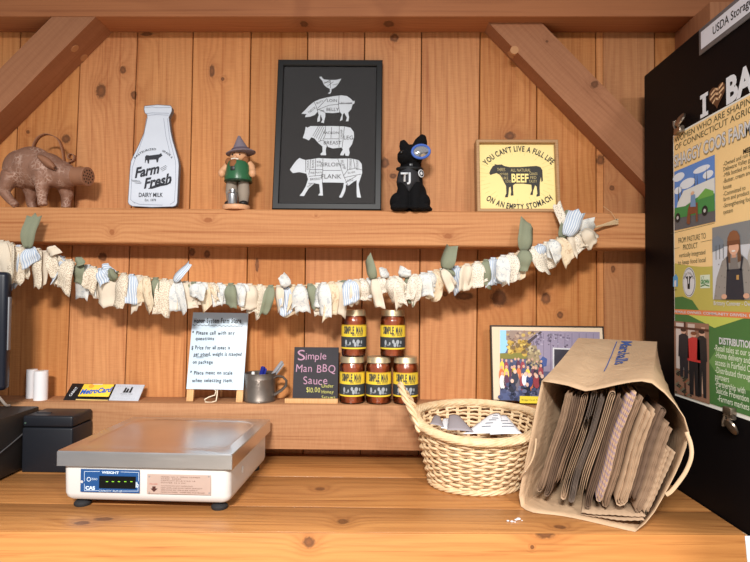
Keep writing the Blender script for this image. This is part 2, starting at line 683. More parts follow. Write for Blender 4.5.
floor = MB().rbox((-2.2, -2.6, -0.95), (1.7, 1.56, -0.9), 0, plain('floor_boards', srgb(196, 180, 160), 0.7))
tag(floor.build('floor'), kind='structure')

# the timbers: head beam, shelf beam, ledge and the two corner braces
def tw(px, py): return P(px, py, BY)


beam_knots = [(P(394 - 5, 20.5, 1.45), 0.016, 0.02), (P(304, 23, 1.45), 0.012, 0.02)]
M_head = wood('head_beam_pine', srgb(180, 116, 74), srgb(128, 72, 42), 'X', 'Z', 200.0, [(k[0], k[1], k[2]) for k in beam_knots], 0.65, contrast=0.8)
shelf_knots = [(P(112, 232, BY), 0.012, 0.014), (P(200 + 8, 220, BY), 0.02, 0.012), (P(448, 236, BY), 0.022, 0.012), (P(316, 216, BY), 0.004, 0.004)]
M_shelf = wood('shelf_beam_pine', srgb(208, 150, 100), srgb(160, 98, 56), 'X', 'Y', 260.0, [(a, b * 0.6, c * 0.6) for a, b, c in shelf_knots], 0.65, contrast=1.3, saw=0.25,
               knotcol=srgb(150, 88, 48))
M_ledge = wood('ledge_beam_pine', srgb(186, 138, 98), srgb(144, 92, 58), 'X', 'Y', 230.0, (), 0.7, contrast=1.0, saw=0.5)
M_brace = wood('brace_pine', srgb(170, 116, 82), srgb(128, 78, 50), 'X', 'Y', 200.0,
               [(V((0.305, 0, 0.085)), 0.010, 0.012), (V((0.14, 0, 0.075)), 0.004, 0.004)], 0.7, contrast=0.9, saw=0.5)

HZ = P(325, 16.5, BY).z                       # underside of the head beam
hb = MB().rbox((-1.6, BY, HZ), (1.5, WY - 0.0005, HZ + 0.2), 0.003, M_head)
tag(hb.build('trim_1'), kind='structure')
a, b = tw(0, 206.8), tw(640, 213)
c, d = tw(0, 241.8), tw(640, 248.3)
sl = (b.z - a.z) / (b.x - a.x)
ST = lambda x, a=a.copy(): a.z + (x - a.x) * sl           # top of the shelf beam at x
SBt = lambda x, c=c.copy(), d=d.copy(): c.z + (x - c.x) * (d.z - c.z) / (d.x - c.x)
sm = MB()
x0, x1 = -1.6, 1.5
vs = []
e = 0.003
for x in (x0, x1):
    zt, zb = ST(x), SBt(x)
    vs += [(x, BY + e, zt), (x, BY, zt - e), (x, BY, zb + e), (x, BY + e, zb), (x, WY - 0.0005, zb), (x, WY - 0.0005, zt)]
sm.add(vs, [(i, (i + 1) % 6, 6 + (i + 1) % 6, 6 + i) for i in range(6)] + [(5, 4, 3, 2, 1, 0), (6, 7, 8, 9, 10, 11)], M_shelf)
tag(sm.build('trim_2'), kind='structure')
LT = 0.146                                     # top of the ledge
lb = MB().rbox((-1.6, BY, 0.034), (1.5, WY - 0.0005, LT), 0.003, M_ledge)
tag(lb.build('trim_3'), kind='structure')


M_peg = plain('peg_pine', srgb(186, 134, 92), 0.7)


def brace(name, top_lo, low_lo, top_hi, low_hi, knots=(), back=0.0):
    """45-degree brace: lower front edge runs top_lo -> low_lo, upper front edge top_hi -> low_hi (sightings on the timber face)."""
    tw = lambda px, py: P(px, py, BY + back)
    A, B = tw(*top_lo), tw(*low_lo)
    C = tw(*top_hi)
    d = (B - A); d.y = 0; d.normalize()
    nrm = V((-d.z, 0, d.x))
    wdt = (C - A).dot(nrm)
    ext = 0.9
    pts = [A - d * 0.0, A + d * ext, A + d * ext + nrm * wdt, C]
    # cut flush under the head beam
    k = (HZ - A.z) / d.z
    p0 = A + d * k
    k2 = (HZ - (A + nrm * wdt).z) / d.z
    p3 = A + nrm * wdt + d * k2
    quad = [p0, A + d * ext, A + d * ext + nrm * wdt, p3]
    ang = math.atan2(d.z, d.x)
    Mloc = Matrix.Translation((p0.x, BY + back, p0.z)) @ Matrix.Rotation(-ang, 4, 'Y')
    inv = Mloc.inverted()
    loc = [inv @ V((q.x, BY + back, q.z)) for q in quad]
    ar = sum(loc[i - 1].x * loc[i].z - loc[i].x * loc[i - 1].z for i in range(4))
    if ar < 0: loc = loc[::-1]
    mb = MB()
    mb.prism([(q.x, q.z) for q in loc], 0.0015, WY - BY - back - 0.001, M_brace)
    # the round ends of the pegs that pin the brace
    for px, py, face in knots:
        n = V((0, -1, 0)) if face == 'front' else (nrm if nrm.z < 0 else -nrm)
        c = hit(px, py, p0 if face != 'front' else V((0, BY + back + 0.0015, 0)), n)
        q = n.to_track_quat('Z', 'Y').to_matrix().to_4x4()
        mb.lathe([(0.011, -0.01), (0.011, 0.0003), (0.0105, 0.0008)], M_peg, n=20, M=inv @ Matrix.Translation(c) @ q)
    o = mb.build(name, angle=20)
    md = o.modifiers.new('bevel', 'BEVEL'); md.width = 0.003; md.segments = 2; md.limit_method = 'ANGLE'
    o.matrix_world = Mloc
    return tag(o, kind='structure')


brace('trim_4', (95, 17), (19, 93), (51, 17), (0, 66), [(75, 48.5, 'under'), (84, 57.7, 'under')])
brace('trim_5', (484, 17.5), (634, 172), (537, 17.5), (647, 128), [(514.5, 50, 'front'), (510.6, 55, 'under')], 0.030)
mb = MB().rbox((0.775, 1.335, -0.9), (0.93, WY - 0.0005, HZ - 0.001), 0.004, wood('post_pine', srgb(176, 118, 80), srgb(130, 76, 46), 'Z', 'Y', 200.0, (), 0.7))
tag(mb.build('trim_6'), kind='structure')

# ------------------------------------------------------------------ counter


def on_counter(px, py):
    return hit(px, py, V((0, 0, 0)), V((0, 0, 1)))


CO = V((-0.4, 1.25, 0))
ck = [(on_counter(*k) - CO, rx, ry) for k, rx, ry in [((298, 522), 0.013, 0.016), ((320, 489), 0.012, 0.012), ((343, 521.5), 0.012, 0.014), ((104, 519), 0.02, 0.01),
                                                ((82, 523), 0.016, 0.01), ((560, 527), 0.012, 0.01)]]
M_top = wood('counter_pine', srgb(206, 146, 86), srgb(124, 70, 34), 'X', 'Z', 120.0, ck[1:], 0.34, contrast=1.25, spec=0.5, knotcol=srgb(96, 60, 36))
YF = 0.989
fk = [(hit(px, py, V((0, YF, 0)), V((0, 1, 0))) - CO, rx, rz) for (px, py), rx, rz in [((308, 545), 0.012, 0.011), ((548, 537), 0.02, 0.012), ((535, 552), 0.004, 0.004)]]
M_front = wood('counter_front_pine', srgb(204, 140, 78), srgb(142, 82, 38), 'X', 'Y', 150.0, fk, 0.45, contrast=1.1, spec=0.4)
ct = thing('counter', 'long varnished pine counter under the scale and baskets', 'counter', (-0.4, 1.25, 0))
FX = P(644.4, 200, BY - 0.002).x          # the refrigerator's near side
XR = FX - 0.003
mb = MB()
yb = [YF + 0.0062, 1.125, 1.31, WY - 0.003]
for y0, y1 in zip(yb, yb[1:]):
    mb.rbox((-1.7, y0 + (0.0004 if y0 > YF else 0), -0.038), (XR, y1 - 0.0004, 0), 0.0012, M_top)
def skew(m):      # the front edge is not quite parallel to the wall
    for q in m.v:
        if q.y < YF + 0.02: q.y += 0.0205 * (q.x + 0.66)
    return m
skew(mb).build('countertop', ct)
skew(MB().rbox((-1.7, YF, -0.30), (XR, YF + 0.006, 0.0), 0.0018, M_front)).build('front_board', ct)
YR = YF + 0.0205 * (XR + 0.66)
lg = plain('counter_frame_pine', srgb(150, 100, 60), 0.7)
for x in (-1.5, -0.4, 0.5):
    MB().rbox((x, 1.05, -0.9), (x + 0.08, 1.13, -0.0385), 0.003, lg).build('leg', ct)

# ------------------------------------------------------------------ things on the shelf beam
def lean(px_bl, px_br, px_tl, Yb, Yt):
    """Corners of a flat thing leaning back: bottom edge at depth Yb, top at Yt."""
    bl, br = P(*px_bl, Yb), P(*px_br, Yb)
    tl = P(*px_tl, Yt)
    u = (br - bl).normalized()
    up = tl - bl
    h = (up - u * up.dot(u))
    return bl, u, h.normalized(), (br - bl).length, h.length


def frame_parts(root, o, u, v, wd, ht, bar, deep, back, mframe, mprint, lift=0.0, back_mat=None):
    """Mitred frame bars + recessed sheet; o is the front lower-left corner. Returns the Sheet for the print."""
    n = u.cross(v).normalized()
    M = Matrix((( u.x, -n.x, v.x, o.x), (u.y, -n.y, v.y, o.y), (u.z, -n.z, v.z, o.z), (0, 0, 0, 1)))
    mb = MB()
    W, H, t = wd, ht, bar
    r = min(0.002, bar * 0.2)
    prof = [(0, deep), (0, r), (r, 0), (t - r, 0), (t, r), (t, deep)]   # (inwards, depth)
    vs, fs = [], []
    for (cx, cz, sx, sz) in ((0, 0, 1, 1), (W, 0, -1, 1), (W, H, -1, -1), (0, H, 1, -1)):
        for (q, dpt) in prof:
            vs.append((cx + sx * q, dpt, cz + sz * q))
    k = len(prof)
    for i in range(4):
        j = (i + 1) % 4
        for a in range(k):
            b2 = (a + 1) % k
            fs.append((i * k + a, j * k + a, j * k + b2, i * k + b2))
    mb.add(vs, fs, mframe, M)
    mb.build('frame', root, angle=30)
    bb = MB().rbox((t * 0.5, deep - 0.004, t * 0.5), (W - t * 0.5, deep, H - t * 0.5), 0, back_mat or mframe, M)
    bb.build('backing_board', root)
    sh = Sheet(o + u * t + v * t - n * back, u, v)
    sh.rect(-t * 0.3, -t * 0.3, W - 2 * t + t * 0.3, H - 2 * t + t * 0.3, mprint, 0)
    sh.size = (W - 2 * t, H - 2 * t)
    return sh


K_WHITE = ink(212, 214, 219)
K_BLACK = ink(24, 22, 22)

# --- butcher-cut picture
M_blk = plain('black_lacquer', srgb(18, 18, 19), 0.45, spec=0.3, var=0.1)
bl, u, v, W, H = lean((271.8, 208.9), (381, 209.8), (278.6, 59.2), 1.425, 1.478)
pic = thing('framed_picture', 'tall black framed picture of white butcher cut animals stacked chicken to cow', 'picture', bl + u * W / 2, None)
sh = frame_parts(pic, bl, u, v, W, H, 0.0165, 0.02, 0.008, M_blk, plain('charcoal_print', srgb(44, 39, 37), 0.7, spec=0.2))
c5 = lambda pts: [(280 + x * 0.1425, 65 + y * 0.1425) for x, y in pts]
c6 = lambda pts: [(280 + x * 0.1603, 120 + y * 0.1603) for x, y in pts]
chick = [(275, 85), (290, 80), (298, 92), (310, 102), (350, 105), (395, 105), (430, 96), (418, 118), (408, 135), (395, 150), (375, 165), (362, 168), (360, 190), (352, 203), (335, 198), (350, 190), (350, 168), (325, 155), (308, 138), (298, 112), (285, 98)]
pig_o = [(150, 342), (175, 318), (205, 285), (240, 258), (280, 240), (320, 230), (370, 220), (430, 213), (470, 218), (500, 240), (512, 255), (525, 250), (522, 272), (510, 275), (500, 310), (478, 335), (485, 365), (480, 395), (462, 395), (470, 370), (450, 335), (440, 350), (438, 385), (420, 395), (425, 375), (435, 350), (425, 332), (370, 338), (318, 335), (318, 360), (310, 395), (308, 408), (288, 403), (298, 385), (285, 345), (282, 370), (280, 395), (262, 400), (262, 380), (272, 350), (262, 330), (245, 350), (215, 362), (175, 367), (180, 352), (190, 345)]
sheep_o = [(160, 42), (172, 48), (190, 38), (240, 38), (330, 38), (400, 40), (440, 48), (460, 75), (462, 105), (450, 150), (430, 180), (435, 205), (428, 225), (408, 222), (405, 205), (395, 222), (375, 220), (380, 205), (392, 185), (385, 172), (330, 178), (290, 165), (285, 190), (288, 220), (255, 220), (252, 212), (265, 200), (265, 165), (240, 145), (215, 115), (195, 108), (180, 128), (160, 118), (142, 112), (152, 85), (158, 60)]
cow_o = [(62, 310), (85, 275), (105, 250), (122, 237), (142, 245), (160, 250), (240, 238), (330, 242), (440, 240), (490, 250), (510, 275), (513, 330), (500, 370), (490, 400), (498, 450), (505, 485), (480, 482), (478, 450), (478, 375), (460, 385), (425, 412), (412, 400), (408, 440), (395, 470), (385, 485), (368, 482), (380, 460), (395, 420), (398, 392), (330, 390), (262, 390), (265, 420), (268, 472), (237, 470), (250, 455), (245, 400), (215, 395), (180, 425), (155, 465), (150, 475), (122, 472), (140, 450), (160, 415), (175, 370), (165, 335), (120, 325), (80, 332)]
for out in (c5(chick), c5(pig_o), c6(sheep_o), c6(cow_o)):
    sh.px(out, K_WHITE, 1)
K_CUT = ink(50, 46, 44)
CW = 0.0012
for l in ([(240, 258), (258, 300), (268, 340)], [(330, 235), (265, 305)], [(262, 315), (345, 283), (415, 275)], [(415, 214), (410, 280), (418, 332)], [(265, 312), (290, 318), (318, 335)], [(415, 272), (505, 272)],
          [(312, 130), (355, 105)], [(330, 150), (375, 118)], [(355, 160), (352, 108)], [(372, 140), (408, 132)]):
    sh.pxstroke(c5(l), CW, K_CUT)
for l in ([(240, 38), (205, 100)], [(252, 38), (215, 108)], [(265, 40), (225, 115)], [(275, 45), (240, 122)], [(282, 60), (250, 130)], [(285, 38), (282, 95), (270, 120)], [(270, 118), (370, 118)], [(322, 45), (318, 115)], [(370, 40), (368, 172)], [(402, 42), (388, 172)], [(240, 135), (268, 125), (300, 170)],
          [(160, 250), (160, 325)], [(190, 245), (188, 300), (180, 340)], [(222, 240), (220, 350)], [(268, 240), (265, 390)], [(268, 315), (378, 315)], [(185, 310), (265, 310)], [(180, 352), (265, 345)], [(360, 242), (400, 355), (425, 410)], [(422, 240), (420, 315), (395, 350)], [(458, 245), (468, 300), (512, 312)], [(420, 312), (468, 302)], [(400, 360), (505, 338)], [(175, 395), (215, 395)], [(408, 390), (475, 350)]):
    sh.pxstroke(c6(l), CW, K_CUT)
for s, x, y, h, r in (('NECK', 225, 315, 16, 40), ('LOIN', 365, 250, 20, 0), ('BELLY', 370, 312, 22, 0), ('LEG HAM', 462, 268, 14, 0), ('BUTT', 280, 262, 13, 20), ('RIB', 297, 322, 12, 0), ('WING', 330, 122, 10, 10)):
    q = c5([(x, y)])[0]
    sh.pxtext(s, q[0], q[1], h * 0.1425, K_CUT, 3, rot=math.radians(r))
for s, x, y, h, r in (('LEG', 427, 110, 24, 0), ('BREAST', 328, 142, 22, 0), ('RACK', 300, 80, 15, 0), ('LOIN', 343, 80, 15, 0), ('CHUMP', 384, 90, 12, 90), ('SIRLOIN', 318, 278, 24, 0), ('FLANK', 320, 352, 28, 0), ('RUMP', 395, 280, 16, -72), ('BRISKET', 225, 368, 14, 5), ('CHUCK', 173, 282, 12, 90), ('BLADE', 205, 275, 12, 90), ('RIB', 243, 262, 13, 0), ('EYE', 243, 285, 12, 0), ('RIB', 203, 330, 12, 0), ('PLATE', 243, 328, 10, 0), ('TOPSIDE', 440, 275, 12, 90), ('ROUND', 482, 280, 12, 90), ('SHIN', 185, 408, 11, 40), ('LEG', 437, 375, 15, 10), ('SILVER', 445, 328, 11, 8)):
    q = c6([(x, y)])[0]
    sh.pxtext(s, q[0], q[1], h * 0.1603, K_CUT, 3, rot=math.radians(r))
sh.mb.build('print', pic)
n = sh.n
g0 = Sheet(sh.o + n * 0.003, u, v)
mg = MB()
Mg = Matrix(((u.x, -n.x, v.x, g0.o.x), (u.y, -n.y, v.y, g0.o.y), (u.z, -n.z, v.z, g0.o.z), (0, 0, 0, 1)))
mg.rbox((-0.003, 0, -0.003), (sh.size[0] + 0.003, 0.0015, sh.size[1] + 0.003), 0, clear_glass('picture_glass'), Mg)
mg.build('glass_pane', pic)

# --- beef sign
M_bf = wood('light_oak_frame', srgb(186, 146, 104), srgb(138, 98, 62), 'X', 'Y', 500.0, (), 0.5)
bl, u, v, W, H = lean((477.3, 211.6), (561.0, 211.9), (477.6, 139.2), 1.425, 1.445)
bf = thing('framed_sign', 'square yellow framed sign with black beef cow and curved slogan', 'sign', bl + u * W / 2)
M_yel = plain('yellow_print', srgb(240, 218, 148), 0.6, var=0.02)
sh = frame_parts(bf, bl, u, v, W, H, 0.0085, 0.035, 0.012, M_bf, M_yel)
cb = lambda pts: [(470 + x * 0.1513, 130 + y * 0.1513) for x, y in pts]
bcow = [(127, 285), (135, 265), (150, 240), (165, 232), (160, 225), (180, 230), (210, 228), (225, 238), (260, 245), (330, 245), (400, 240), (440, 238), (465, 245), (478, 265), (480, 300), (482, 335), (472, 345), (468, 310), (462, 345), (460, 380), (462, 435), (440, 442), (438, 432), (445, 420), (440, 375), (430, 365), (418, 400), (415, 430), (398, 430), (400, 418), (408, 400), (405, 362), (350, 355), (300, 355), (285, 365), (285, 400), (288, 432), (270, 435), (268, 425), (272, 410), (268, 375), (258, 380), (255, 420), (250, 445), (232, 445), (232, 435), (240, 420), (238, 370), (222, 340), (210, 315), (195, 295), (175, 285), (150, 292), (135, 298)]
K_SL = ink(48, 46, 42)
sh.px(cb(bcow), K_SL, 2)
K_RAY = ink(214, 188, 112)
ca, cbb = sh.hit(*cb([(310, 310)])[0])
for i in range(44):
    t = 2 * pi * i / 44
    r0 = 0.062 + 0.006 * (i % 3)
    r1 = r0 + (0.022 if i % 2 else 0.034)
    ex = lambda r: (ca + r * 1.15 * math.cos(t), cbb + r * 0.95 * math.sin(t))
    if abs(math.sin(t)) < 0.2 and math.cos(t) > 0: r1 = r0 + 0.01
    sh.stroke([ex(r0), ex(min(r1, 0.085))], 0.0007, K_RAY, 1)
K_CR = ink(250, 226, 146)
q = cb([(330, 318)])[0]
sh.pxtext('BEEF', q[0], q[1], 8.2, K_CR, 4, wpx=17, bold=0.03)
for s, x, y, h, wd in (("THERE'S", 205, 262, 3.2, 8), ('ALL NATURAL', 335, 266, 3.2, 20), ('NOTHING', 225, 292, 2.6, 8), ('LIKE', 232, 318, 2.8, 6), ('GRASS', 418, 290, 2.6, 8), ('FED', 418, 315, 2.8, 6), ('TASTY', 415, 340, 2.6, 8), ('GOOD', 252, 340, 2.4, 6)):
    q = cb([(x, y)])[0]
    sh.pxtext(s, q[0], q[1], h, ink(190, 172, 118), 4, wpx=wd)
# the slogan runs round two arcs
def circ(p, q, r):
    (ax, ay), (bx, by), (cx, cy) = p, q, r
    d = 2 * (ax * (by - cy) + bx * (cy - ay) + cx * (ay - by))
    ux = ((ax * ax + ay * ay) * (by - cy) + (bx * bx + by * by) * (cy - ay) + (cx * cx + cy * cy) * (ay - by)) / d
    uy = ((ax * ax + ay * ay) * (cx - bx) + (bx * bx + by * by) * (ax - cx) + (cx * cx + cy * cy) * (bx - ax)) / d
    return ux, uy, math.hypot(ax - ux, ay - uy)


p1, p2, p3 = [sh.hit(*x) for x in cb([(100, 218), (315, 124), (545, 212)])]
ux, uy, R = circ(p1, p2, p3)
an = lambda p: math.atan2(p[1] - uy, p[0] - ux)
sh.arc_text("YOU CAN'T LIVE A FULL LIFE", ux, uy, R, an(p1) + 0.03, an(p3) - 0.03, 0.0145, K_SL, 3, bold=0.028)
p1, p2, p3 = [sh.hit(*x) for x in cb([(112, 445), (318, 508), (538, 442)])]
ux, uy, R = circ(p1, p2, p3)
a0, a1 = an(p1), an(p3)
if a0 > 0: a0 -= 2 * pi
sh.arc_text('ON AN EMPTY STOMACH', ux, uy, R, a0, a1, 0.0145, K_SL, 3, bold=0.028, inside=True)
sh.mb.build('print', bf)

# --- milk-bottle sign: a thick cut-out board
bm_px = [(115, 52), (113, 66), (117, 84), (127, 92), (128, 108), (112, 180), (88, 235), (66, 280), (52, 310), (48, 340), (38, 500), (42, 512), (58, 521), (150, 526), (248, 523), (262, 518), (268, 505), (276, 330), (273, 305), (262, 265), (247, 215), (237, 170), (229, 105), (236, 90), (243, 76), (243, 58), (236, 50), (175, 46)]
bpx = [(120 + x * 0.2134, 95 + y * 0.2134) for x, y in bm_px]
bl, u, v, W, H = lean((128, 207.3), (177, 207.3), (144.5, 105), 1.44, 1.462)
ms = thing('milk_bottle_sign', 'white milk bottle shaped wooden sign lettered in black, standing on shelf beam', 'sign', P(152, 207.6, 1.44))
sh = Sheet(bl, u, v)
n = sh.n
loc = [sh.hit(*p) for p in bpx]
ar = sum(loc[i - 1][0] * loc[i][1] - loc[i][0] * loc[i - 1][1] for i in range(len(loc)))
if ar < 0: loc = loc[::-1]
Mb = Matrix(((u.x, -n.x, v.x, bl.x), (u.y, -n.y, v.y, bl.y), (u.z, -n.z, v.z, bl.z), (0, 0, 0, 1)))
mm = MB().prism(loc, 0.0, 0.014, plain('white_paint', srgb(206, 212, 224), 0.6, var=0.05, vscale=25), Mb, bmat=plain('worn_edge', srgb(120, 118, 120), 0.7))
board = mm.build('board', ms, angle=30)
cm = lambda pts: [(120 + x * 0.2134, 95 + y * 0.2134) for x, y in pts]
G1 = ink(150, 156, 172)
for i in range(len(loc)):
    p, q = loc[i - 1], loc[i]
    sh.stroke([p, q], 0.0012, ink(96, 98, 108), 2)
for l in ([(125, 110), (112, 190), (75, 290), (58, 340), (50, 490), (70, 508)], [(222, 110), (232, 200), (260, 310), (262, 400), (255, 500), (235, 512)], [(120, 88), (150, 84), (230, 86)], [(118, 60), (150, 56), (180, 60), (238, 58)], [(130, 96), (170, 92), (228, 95)], [(205, 110), (215, 190), (236, 280)], [(60, 500), (90, 512), (200, 516)]):
    sh.pxstroke(cm(l), 0.0011, G1, 2)
K_D = ink(44, 46, 54)
sh.px(cm([(118, 290), (124, 282), (140, 284), (185, 278), (193, 272), (199, 284), (192, 290), (182, 296), (178, 316), (172, 316), (170, 302), (138, 304), (136, 322), (130, 320), (128, 305), (122, 306), (119, 320), (117, 318)]), K_D, 3)
ca, cb2 = sh.hit(*cm([(155, 380)])[0])
p1, p2, p3 = [sh.hit(*x) for x in cm([(68, 298), (155, 254), (246, 296)])]
ux, uy, R = circ(p1, p2, p3)
sh.arc_text('PASTEURIZED', ux, uy, R, an(p1), an(p1) + (an(p3) - an(p1)) * 0.56, 0.0052, K_D, 3, bold=0.01)
sh.arc_text('GRADE A', ux, uy, R, an(p1) + (an(p3) - an(p1)) * 0.70, an(p3), 0.0052, K_D, 3, bold=0.01)
q = cm([(122, 355)])[0]; sh.pxtext('Farm', q[0], q[1], 9.5, K_D, 3, wpx=24, rot=math.radians(12), shear=0.35, bold=0.035)
q = cm([(172, 403)])[0]; sh.pxtext('Fresh', q[0], q[1], 9.5, K_D, 3, wpx=27, rot=math.radians(12), shear=0.35, bold=0.035)
sh.px(cm([(130, 440), (160, 424), (200, 418), (222, 414), (236, 400), (238, 390), (243, 398), (236, 412), (222, 422), (190, 428), (150, 440)]), K_D, 3)
for l in ([(190, 345), (216, 330)], [(192, 352), (220, 336)], [(198, 357), (218, 345)], [(52, 398), (95, 404)], [(58, 404), (100, 410)], [(70, 412), (100, 416)]):
    sh.pxstroke(cm(l), 0.0009, K_D, 3)
q = cm([(145, 468)])[0]; sh.pxtext('DAIRY MILK', q[0], q[1], 4.2, K_D, 3, wpx=24, bold=0.015)
q = cm([(143, 492)])[0]; sh.pxtext('Est. 1878', q[0], q[1], 2.4, K_D, 3, wpx=11)
sh.mb.build('lettering', ms)

# --- gnome figure
K2 = 1.432 / FPX
gz = ST(P(238, 207, 1.432).x)
gx = P(236.5, 206, 1.432).x
gn = thing('gnome_figurine', 'small wooden garden gnome in grey hat and green tunic with milk can', 'figurine', (gx, 1.432, gz))
def G(px, py, dy=0.0): return V((gx + (px - 236.5) * K2, 1.432 + dy, gz + (208.3 - py) * K2))
skin, hair = plain('turned_beech', srgb(214, 160, 120), 0.45), plain('brown_beard', srgb(140, 88, 52), 0.8, var=0.2, vscale=300)
green, grey_h = plain('green_lacquer', srgb(46, 96, 62), 0.3, var=0.1), plain('grey_felt', srgb(124, 112, 122), 0.7)
stock, boot = plain('grey_stockings', srgb(150, 136, 122), 0.7), plain('black_boot', srgb(36, 32, 32), 0.4)
b0 = V((gx, 1.432, gz))
MB().lathe([(0.033, 0), (0.0345, 0.002), (0.0345, 0.010), (0.033, 0.012)], skin, b0, 32).build('base', gn)
for px in (231.5, 243.5):
    MB().lathe([(0.009, G(0, 203).z), (0.0125, G(0, 199).z), (0.0155, G(0, 190).z), (0.014, G(0, 183).z), (0.0135, G(0, 178).z)], stock, (G(px, 0).x, 1.432, 0), 20).build('leg', gn)
for px in (230, 244.5):
    c = G(px, 202.5, -0.006)
    MB().ball(c + V((0, 0, 0.001)), (0.012, 0.017, 0.0085), boot).build('boot', gn)
mb = MB()
zz = lambda y: G(0, y).z
mb.lathe([(0.030, zz(180)), (0.0345, zz(179.5)), (0.035, zz(176)), (0.0325, zz(172)), (0.030, zz(164)), (0.026, zz(160)), (0.012, zz(157.5))], green, (G(238, 0).x, 1.432, 0), 32)
mb.lathe([(0.0345, zz(180.2)), (0.0358, zz(179.3)), (0.0345, zz(178.3))], plain('dark_green_hem', srgb(26, 54, 36), 0.4), (G(238, 0).x, 1.432, 0), 32)
mb.build('tunic', gn)
for (sx, hx) in ((226.5, 222.5), (251, 253)):
    mb = MB()
    mb.tube([G(sx + (238 - sx) * 0.2, 160.5), G(sx, 164), G(hx, 170, -0.008)], [0.0085, 0.0095, 0.0085], skin, 12)
    mb.ball(G(hx, 171.5, -0.01), (0.0095, 0.0095, 0.011), skin)
    mb.build('arm', gn)
mb = MB()
mb.ball(G(238, 154), (0.022, 0.022, 0.019), skin)
mb.ball(G(237, 156.5, -0.022), (0.0045, 0.006, 0.0045), skin)
for px in (234, 241):
    mb.ball(G(px, 153.6, -0.0195), (0.0022, 0.0022, 0.0025), boot)
    mb.tube([G(px - 2.2, 152.6, -0.0205), G(px, 151.9, -0.0212), G(px + 2.2, 152.4, -0.0205)], 0.0009, hair, 6)
mb.tube([G(233, 158.6, -0.0225), G(236.5, 157.8, -0.025), G(240, 158.6, -0.0225)], 0.002, plain('white_whisker', srgb(226, 214, 200), 0.7), 8)
mb.build('head', gn)
mb = MB()
mb.ball(G(235.7, 164, -0.022), (0.0115, 0.009, 0.014), hair)
mb.ball(G(235.7, 160.5, -0.021), (0.0095, 0.006, 0.006), hair)
mb.build('beard', gn)
for px, py in ((229, 160), (245.5, 158.5)):
    MB().ball(G(px, py, -0.006), (0.0095, 0.010, 0.011), hair).build('hair_tuft', gn)
mb = MB()
Mh = Matrix.Translation(G(240, 148.8)) @ Matrix.Rotation(math.radians(-7), 4, 'Y')
mb.lathe([(0.0375, -0.005), (0.038, -0.0035), (0.030, 0.001), (0.0235, 0.003), (0.018, 0.011), (0.0108, 0.025), (0.0034, 0.0400), (0.0005, 0.0420)], grey_h, n=32, M=Mh)
mb.lathe([(0.0237, 0.003), (0.0245, 0.0045), (0.0222, 0.0075)], plain('hat_band', srgb(96, 84, 96), 0.7), n=32, M=Mh)
mb.build('hat', gn)
mb = MB()
tin = plain('tinned_steel', srgb(190, 190, 192), 0.3, metal=0.9)
c = V((G(235, 0).x, 1.432 - 0.024, gz + 0.0118))
mb.lathe([(0.0115, 0), (0.0118, 0.001), (0.0118, 0.026), (0.0075, 0.031), (0.0075, 0.034), (0.0085, 0.035), (0.0085, 0.0375), (0.003, 0.0385)], tin, c, 24)
mb.tube([c + V((-0.011, 0, 0.024)), c + V((-0.016, 0, 0.030)), c + V((-0.011, 0, 0.035)), c + V((-0.007, 0, 0.034))], 0.0009, tin, 6)
mb.build('milk_can', gn)
MB().rbox(G(233.3, 170.5, -0.033), G(237.7, 166.3, -0.025), 0.001, boot).build('tunic_clasp', gn)

# --- rusty metal pig with a handle
pz = ST(P(40, 206, 1.44).x)
px0 = P(45, 205.5, 1.44)
K3 = 1.44 / FPX
rust, ntp, bsp = newmat('rusty_hammered_metal')
tcp = N(ntp, 'ShaderNodeTexCoord').outputs['Object']
vo = N(ntp, 'ShaderNodeTexVoronoi', feature='DISTANCE_TO_EDGE')
vo.inputs['Scale'].default_value = 105.0
ntp.links.new(vmath(ntp, 'ADD', tcp, mixc(ntp, 0.02, (0, 0, 0, 1), N(ntp, 'ShaderNodeTexNoise').outputs['Color'])), vo.inputs['Vector'])
edge = math_n(ntp, 'LESS_THAN', vo.outputs['Distance'], 0.1)
patch = N(ntp, 'ShaderNodeMapRange'); ntp.links.new(noise(ntp, tcp, 32.0, 2), patch.inputs[0])
patch.inputs[1].default_value = 0.44; patch.inputs[2].default_value = 0.66
base = mixc(ntp, noise(ntp, tcp, 30.0, 3), srgb(122, 84, 66), srgb(156, 114, 92))
ntp.links.new(mixc(ntp, math_n(ntp, 'MULTIPLY', math_n(ntp, 'MULTIPLY', edge, patch.outputs[0]), 0.6), base, srgb(204, 172, 156)), bsp.inputs['Base Color'])
bsp.inputs['Roughness'].default_value = 0.6
bsp.inputs['Metallic'].default_value = 0.15
bump(ntp, bsp, vo.outputs['Distance'], 0.5, 0.003)
rplain = plain('rusty_plate', srgb(150, 104, 78), 0.6, metal=0.15, var=0.15)
pg = thing('pig_watering_can', 'rust brown hammered metal pig with curled handle and rose snout', 'watering can', (px0.x, 1.44, pz))
def Q(px, py, dy=0.0): return V((px0.x + (px - 45) * K3, 1.44 + dy, pz + (205.8 - py) * K3))
mb = MB()
yb = 0.0
mb.ball(Q(20, 165, 0.004), (0.048, 0.038, 0.051), rust)
mb.ball(Q(31, 163.5, 0.0), (0.058, 0.041, 0.054), rust)
mb.ball(Q(45, 167, -0.003), (0.055, 0.040, 0.047), rust)
mb.ball(Q(60, 171, -0.006), (0.042, 0.034, 0.037), rust)
mb.tube([Q(66, 173, -0.008), Q(78, 173.6, -0.012)], [0.031, 0.024], rust, 24)
